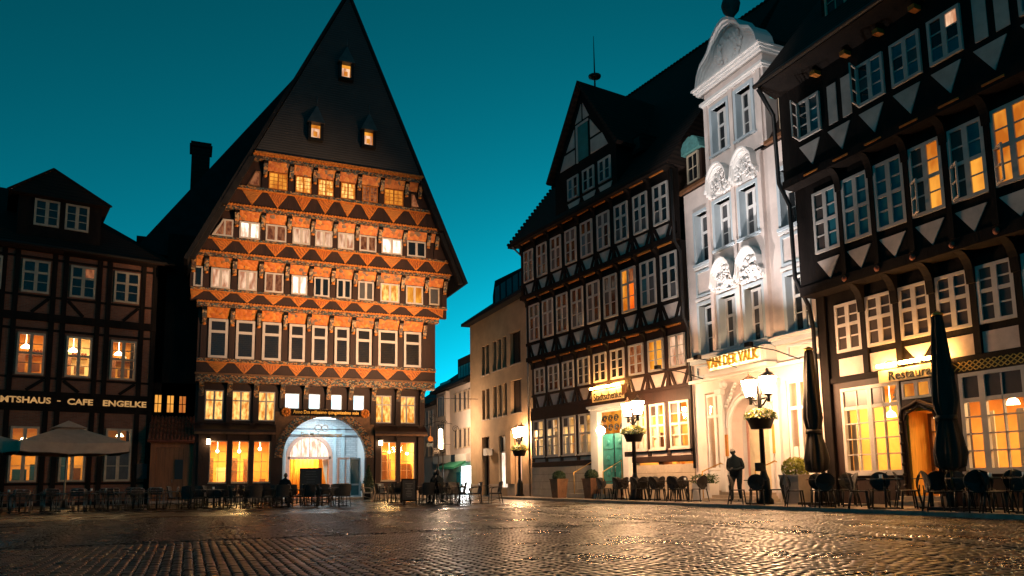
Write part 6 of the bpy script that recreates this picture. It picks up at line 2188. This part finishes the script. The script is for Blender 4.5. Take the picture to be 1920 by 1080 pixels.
def bistro_table():
    t = thing('cafe_table', 'dark square cafe table', 'table', (0, 0, -50))
    obj('table_top', G().box(-.36, .36, -.36, .36, .715, .74), 'table_top', t)
    obj('column', G().tube([(0, 0, .04), (0, 0, .72)], .03, 8), 'iron_black', t)
    obj('foot', G().bar((-.32, -.32, .02), (.32, .32, .02), .05, .03, (0, 0, 1)), 'iron_black', t)
    obj('foot', G().bar((-.32, .32, .022), (.32, -.32, .022), .05, .03, (0, 0, 1)), 'iron_black', t)
    return t


def candle_glass():
    t = thing('candle_glass', 'small candle glass', 'candle', (0, 0, -50))
    obj('glass', G().lathe([(.032, 0), (.038, .02), (.042, .1), (.038, .1), (.034, .03)], (0, 0, 0), 10), 'sign_white', t)
    obj('saucer', G().lathe([(.03, 0), (.06, .006), (.06, .012)], (0, 0, 0), 12), 'steel', t)
    return t


first = {}


def place(kind, loc, rz, label, group, scale=None):
    if kind not in first:
        t = {'oval': oval_chair, 'rattan': rattan_chair, 'pale': lambda: rattan_chair('wicker_pale'), 'metal': metal_chair, 'table': bistro_table, 'candle': candle_glass}[kind]()
        first[kind] = t
        t.location = loc
        t.rotation_euler = (0, 0, rz)
        tag(t, label, None, group)
        if scale:
            t.scale = scale
        return t
    return dup(first[kind], loc, rz, label, group, scale)


random.seed(5)
ORD = ['first', 'second', 'third', 'fourth', 'fifth', 'sixth', 'seventh', 'eighth', 'ninth', 'tenth', 'eleventh', 'twelfth', 'thirteenth', 'fourteenth', 'fifteenth', 'sixteenth', 'seventeenth', 'eighteenth', 'nineteenth', 'twentieth']


def table_set(kind, x, y, z, rz, where, ckind, sides, gt, gc, r=.58):
    place('table', (x, y, z), rz, 'dark square table ' + where, gt)
    if random.random() < .75:
        c = place('candle', (x + random.uniform(-.15, .15), y + random.uniform(-.15, .15), z + .741), 0, 'small candle glass standing on the table ' + where, 'candle glasses on the tables')
    nm = {'oval': 'black oval-backed chair', 'rattan': 'dark rattan armchair', 'metal': 'metal stacking chair', 'pale': 'pale rattan armchair'}
    for sd in sides:
        q = rz + {'front': -math.pi / 2, 'back': math.pi / 2, 'left': math.pi, 'right': 0}[sd]
        dx, dy = math.cos(q) * r, math.sin(q) * r
        # chair faces the table: its back (+y) points away from the table
        place(ckind, (x + dx + random.uniform(-.05, .05), y + dy + random.uniform(-.05, .05), z), q - math.pi / 2 + random.uniform(-.2, .2),
              nm[ckind] + {'front': ', near side of', 'back': ', far side of', 'left': ', left of', 'right': ', right of'}[sd] + ' the table ' + where, gc)


GT, GC = 'cafe tables along the right pavement', 'oval-backed chairs along the right pavement'
# near the inn: a row of tables along the wall
for k, px in enumerate((1150, 1183, 1216, 1252, 1290)):
    x, y = at_depth_x(px, 16.55)
    table_set('table', x, y, .1, R(6), 'before the inn, ' + ORD[k] + ' from its door', 'oval', ('front', 'back', 'left', 'right') if k % 2 else ('front', 'back', 'left'), GT, GC, .55)
spots = [(1418, 16.0, 'under the lamp by the white house', ('left', 'right', 'back', 'front')),
         (1538, 15.75, 'in front of the first closed parasol', ('left', 'right', 'back', 'front')),
         (1600, 16.9, 'close to the left restaurant window', ('left', 'right', 'back')),
         (1658, 15.75, 'between the two closed parasols', ('left', 'right', 'back')),
         (1745, 16.8, 'at the restaurant doorway', ('left', 'right', 'front')),
         (1812, 15.8, 'in front of the second closed parasol', ('left', 'right', 'back', 'front')),
         (1858, 16.9, 'beneath the right restaurant window', ('left', 'right', 'back')),
         (1925, 15.9, 'at the right edge of the picture', ('left', 'back', 'front'))]
for px, X, wh_, sides in spots:
    x, y = at_depth_x(px, X)
    table_set('table', x, y, .1, R(-42), wh_, 'oval', sides, GT, GC, .62)

GT2, GC2 = 'tables of the market restaurant', 'rattan chairs of the market restaurant'
k = 0
for px, Y, sides, ck in sorted(((385, 37, ('left', 'right', 'front'), 'rattan'), (425, 34.5, ('left', 'right', 'back', 'front'), 'rattan'), (462, 37.5, ('left', 'right', 'front'), 'rattan'),
                         (500, 34, ('left', 'right', 'back', 'front'), 'rattan'), (545, 37, ('left', 'right', 'front'), 'rattan'), (585, 32, ('left', 'right', 'front', 'back'), 'rattan'),
                         (636, 30.5, ('left', 'back', 'front'), 'rattan'), (712, 38, ('left', 'right', 'back'), 'pale'), (742, 34, ('left', 'right', 'front', 'back'), 'rattan'),
                         (360, 33, ('left', 'right', 'back', 'front'), 'rattan'), (402, 31.5, ('left', 'right', 'back'), 'rattan'), (475, 31, ('left', 'right', 'back', 'front'), 'rattan'), (530, 31.5, ('left', 'right', 'back', 'front'), 'rattan'), (605, 36, ('left', 'right', 'back', 'front'), 'rattan'), (770, 33, ('left', 'right', 'back'), 'rattan'),
                         (800, 30, ('left', 'right', 'front', 'back'), 'rattan'), (838, 32.5, ('left', 'right', 'back', 'front'), 'rattan'), (862, 29, ('left', 'right', 'back'), 'rattan'), (902, 28.5, ('left', 'right'), 'rattan'))):
    x, y = at_depth_y(px, Y)
    table_set('table', x, y, 0, R(-12 + 6 * (k % 3)), 'before the hall, ' + ORD[k] + ' from left', ck, sides, GT2, GC2, .62)
    k += 1
GT3, GC3 = 'tables of the left cafe', 'metal chairs of the left cafe'
k = 0
for px, Y in ((-15, 32.5), (40, 32.2), (98, 32.8), (150, 32.3), (205, 32.8), (252, 32.3), (296, 32.6), (20, 35.5), (180, 35.6), (262, 35.4)):
    x, y = at_depth_y(px, Y)
    rowname = ('before the cafe, front row, ' + ORD[k] + ' from left') if k < 7 else ('before the cafe, back row, ' + ORD[k - 7] + ' from left')
    table_set('table', x, y, 0, R(10 + random.uniform(-8, 8)), rowname, 'metal', ('left', 'right', 'front', 'back') if k < 7 else ('left', 'right'), GT3, GC3, .55)
    k += 1

# ================================================================== people
def person(name, label, loc, rz, joints, head, look, mats, hair, group=None, zcut=None):
    """joints: dict name->(x,y,z,r); edges fixed. Body is grown with a Skin modifier, head sculpted and joined, hair a child"""
    t = thing(name, label, 'person', loc, rz, group)
    E_ = [('hip', 'waist'), ('waist', 'chest'), ('chest', 'neck'), ('neck', 'skull')]
    for s in 'LR':
        E_ += [('chest', 'sh' + s), ('sh' + s, 'el' + s), ('el' + s, 'wr' + s), ('wr' + s, 'ha' + s)]
        E_ += [('hip', 'th' + s), ('th' + s, 'kn' + s), ('kn' + s, 'an' + s), ('an' + s, 'to' + s)]
    names = list(joints)
    extra, eedges = [], []
    for s in 'LR':                       # fingers and thumb
        h = Vector(joints['ha' + s][:3])
        w_ = Vector(joints['wr' + s][:3])
        d = (h - w_).normalized()
        side = d.cross(Vector((0, 0, 1)))
        side = side.normalized() if side.length > .1 else Vector((1, 0, 0))
        curl = d.cross(side).normalized()
        if curl.z > 0:
            curl = -curl
        for i in range(4):
            off = side * ((i - 1.5) * .021)
            L = (.07, .08, .075, .06)[i]
            a = h + off + d * L * .5
            b = h + off + d * L * .85 + curl * L * .4
            extra += [(a, .0085), (b, .007)]
            eedges += [('ha' + s, len(extra) - 2), (len(extra) - 2, len(extra) - 1)]
        a = w_ + (h - w_) * .6 - side * .035
        extra += [(a, .011), (a + d * .045 - side * .01, .008)]
        eedges += [('ha' + s, len(extra) - 2), (len(extra) - 2, len(extra) - 1)]
    vs = [joints[n][:3] for n in names] + [tuple(e[0]) for e in extra]
    rs = [joints[n][3] for n in names] + [e[1] for e in extra]
    ix = {n: i for i, n in enumerate(names)}
    nb = len(names)
    es = [(ix[a], ix[b]) for a, b in E_] + [((ix[a] if isinstance(a, str) else a + nb), b + nb) for a, b in eedges]
    me = bpy.data.meshes.new('skeleton')
    me.from_pydata(vs, es, [])
    o = bpy.data.objects.new('skeleton', me)
    COL.objects.link(o)
    sk_ = o.modifiers.new('skin', 'SKIN')
    sk_.use_smooth_shade = True
    layer = me.skin_vertices[0].data if me.skin_vertices else None
    if layer is None:
        bm = bmesh.new()
        bm.from_mesh(me)
        bm.verts.layers.skin.verify()
        bm.to_mesh(me)
        bm.free()
        layer = me.skin_vertices[0].data
    for i, r_ in enumerate(rs):
        layer[i].radius = (r_, r_)
        layer[i].use_root = (i == ix['hip'])
    sb = o.modifiers.new('subd', 'SUBSURF')
    sb.levels = 2
    dg = bpy.context.evaluated_depsgraph_get()
    dg.update()
    body = bpy.data.meshes.new_from_object(o.evaluated_get(dg))
    bpy.data.objects.remove(o)
    body.name = 'body'
    # head joined into the same mesh
    hg = G()
    hc = Vector(head)
    n_, m_ = 20, 16
    base_i = 0
    vs = []
    for i in range(m_ + 1):
        ph = math.pi * i / m_
        for k in range(n_):
            q = 2 * math.pi * k / n_
            x, y, z = math.sin(ph) * math.cos(q), math.sin(ph) * math.sin(q), math.cos(ph)
            sx, sy, sz = .075, .095, .118
            if z < -.1:
                sx *= 1 + z * .28
                sy *= 1 + z * .12
            px, py, pz = x * sx, y * sy, z * sz
            if y < -.75 and abs(x) < .28:                     # nose, brow, mouth in front (-y)
                if -.30 < z < .12:
                    py -= .022 * (1 - abs(x) / .28) * (.12 - z) / .42
                if -.6 < z < -.42:
                    py -= .006
            if y < -.6 and .08 < z < .3 and .2 < abs(x) < .6:
                py += .008
            vs.append((px, py, pz))
    fs = [(i * n_ + k, i * n_ + (k + 1) % n_, (i + 1) * n_ + (k + 1) % n_, (i + 1) * n_ + k) for i in range(m_) for k in range(n_)]
    hg.add(vs, fs, True)
    for s in (-1, 1):
        hg.ball((s * .078, .008, -.005), .03, 8, 6, (.35, .7, 1.1))
        hg.ball((s * .028, -.083, .018), .011, 8, 6)
    rot = Matrix.Rotation(look[1], 3, 'Z') @ Matrix.Rotation(look[0], 3, 'X')
    bm = bmesh.new()
    bm.from_mesh(body)
    nbod = len(bm.faces)
    nv = [bm.verts.new(hc + rot @ Vector(v)) for v in hg.v]
    for f in hg.f:
        try:
            fc = bm.faces.new([nv[i] for i in f])
            fc.smooth = True
        except ValueError:
            pass
    bm.faces.ensure_lookup_table()
    waist = joints['waist'][2] - .06
    for i, f in enumerate(bm.faces):
        c = f.calc_center_median()
        if i >= nbod:
            f.material_index = 2
        else:
            hand = any((c - Vector(joints['ha' + s][:3])).length < .11 and (c - Vector(joints['el' + s][:3])).length > (Vector(joints['wr' + s][:3]) - Vector(joints['el' + s][:3])).length for s in 'LR')
            arm = any((c - Vector(joints['el' + s][:3])).length < .16 or (c - Vector(joints['wr' + s][:3])).length < .12 for s in 'LR')
            if hand or c.z > joints['neck'][2] + .03:
                f.material_index = 2
            elif arm or c.z > waist and not any((c - Vector(joints['kn' + s][:3])).length < .2 for s in 'LR'):
                f.material_index = 0
            else:
                f.material_index = 1
        f.smooth = True
    bm.to_mesh(body)
    bm.free()
    body.materials.clear()
    for m in mats:
        body.materials.append(M[m])
    obj('body', body, None, t)
    hr = G()
    vs2, keepf = [], []
    for v in hg.v[:(m_ + 1) * n_]:
        vs2.append(tuple(hc + rot @ (Vector(v) * 1.06)))
    for f in fs:
        c = sum((Vector(hg.v[i]) for i in f), Vector()) / 4
        if c.z > .055 or (c.y > .02 and c.z > -.05):
            keepf.append(f)
    hr.add(vs2, keepf, True)
    obj('hair', hr, hair, t)
    return t


# man standing at the steps of the white house, looking at a phone; he faces -y in his own frame
J = dict(hip=(0, 0, .95, .15), waist=(0, -.02, 1.1, .185), chest=(0, -.05, 1.36, .20), neck=(0, -.1, 1.54, .06), skull=(0, -.13, 1.62, .06),
         shL=(.19, -.06, 1.42, .075), elL=(.25, -.02, 1.14, .058), wrL=(.12, -.27, 1.08, .04), haL=(.06, -.33, 1.09, .03),
         shR=(-.19, -.06, 1.42, .075), elR=(-.25, -.02, 1.14, .058), wrR=(-.10, -.25, 1.06, .04), haR=(-.05, -.32, 1.07, .03),
         thL=(.1, 0, .88, .105), knL=(.11, -.06, .49, .07), anL=(.11, .02, .08, .05), toL=(.12, -.16, .04, .042),
         thR=(-.1, 0, .88, .105), knR=(-.12, -.12, .50, .07), anR=(-.12, -.1, .08, .05), toR=(-.13, -.27, .04, .042))
x_, y_ = at_depth_x(1381, 17.3)
person('person', 'grey-haired man in dark jacket looking at a phone by the white house steps', (x_, y_, .1), R(-65), J, (0, -.17, 1.69), (R(22), 0), ('jacket_navy', 'trousers_black', 'skin'), 'hair_grey').scale = (1.14, 1.14, 1.0)
ph = obj('phone', G().box(-.035, .035, -.07, .07, -.006, .006), 'sign_black')
tag(ph, 'small dark phone held by the standing man', 'phone')
a_ = R(-65)
ph.location = (x_ + .0 * math.cos(a_) + .36 * math.sin(a_), y_ - .36 * math.cos(a_), .1 + 1.12)
ph.rotation_euler = (R(35), 0, a_)

JS = dict(hip=(0, 0, .55, .15), waist=(0, .01, .70, .15), chest=(0, -.02, .98, .165), neck=(0, -.06, 1.15, .06), skull=(0, -.08, 1.22, .06),
          shL=(.19, -.03, 1.04, .075), elL=(.26, -.12, .78, .058), wrL=(.13, -.36, .78, .04), haL=(.09, -.43, .78, .03),
          shR=(-.19, -.03, 1.04, .075), elR=(-.26, -.12, .78, .058), wrR=(-.13, -.36, .78, .04), haR=(-.09, -.43, .78, .03),
          thL=(.1, -.04, .53, .1), knL=(.12, -.44, .50, .07), anL=(.12, -.42, .09, .05), toL=(.12, -.58, .04, .042),
          thR=(-.1, -.04, .53, .1), knR=(-.12, -.44, .50, .07), anR=(-.12, -.42, .09, .05), toR=(-.12, -.58, .04, .042))
x_, y_ = at_depth_y(824, 30.2)
person('person', 'seated guest in dark jacket, seen from behind before the lane', (x_, y_, 0), R(-150), JS, (0, -.1, 1.29), (R(8), 0), ('jacket_navy', 'trousers_black', 'skin'), 'hair_dark', 'guests seated on the square')
x_, y_ = at_depth_y(811, 31.3)
person('person', 'seated guest with pale hair and light collar before the lane', (x_, y_, 0), R(60), JS, (0, -.1, 1.29), (R(5), 0), ('jacket_navy', 'trousers_black', 'skin'), 'hair_grey', 'guests seated on the square')
x_, y_ = at_depth_y(534, 35.3)
person('person', 'dark seated guest silhouetted at the left of the arched entrance', (x_, y_, 0), R(150), JS, (0, -.1, 1.29), (R(8), 0), ('jacket_navy', 'trousers_black', 'skin'), 'hair_dark', 'guests seated on the square')
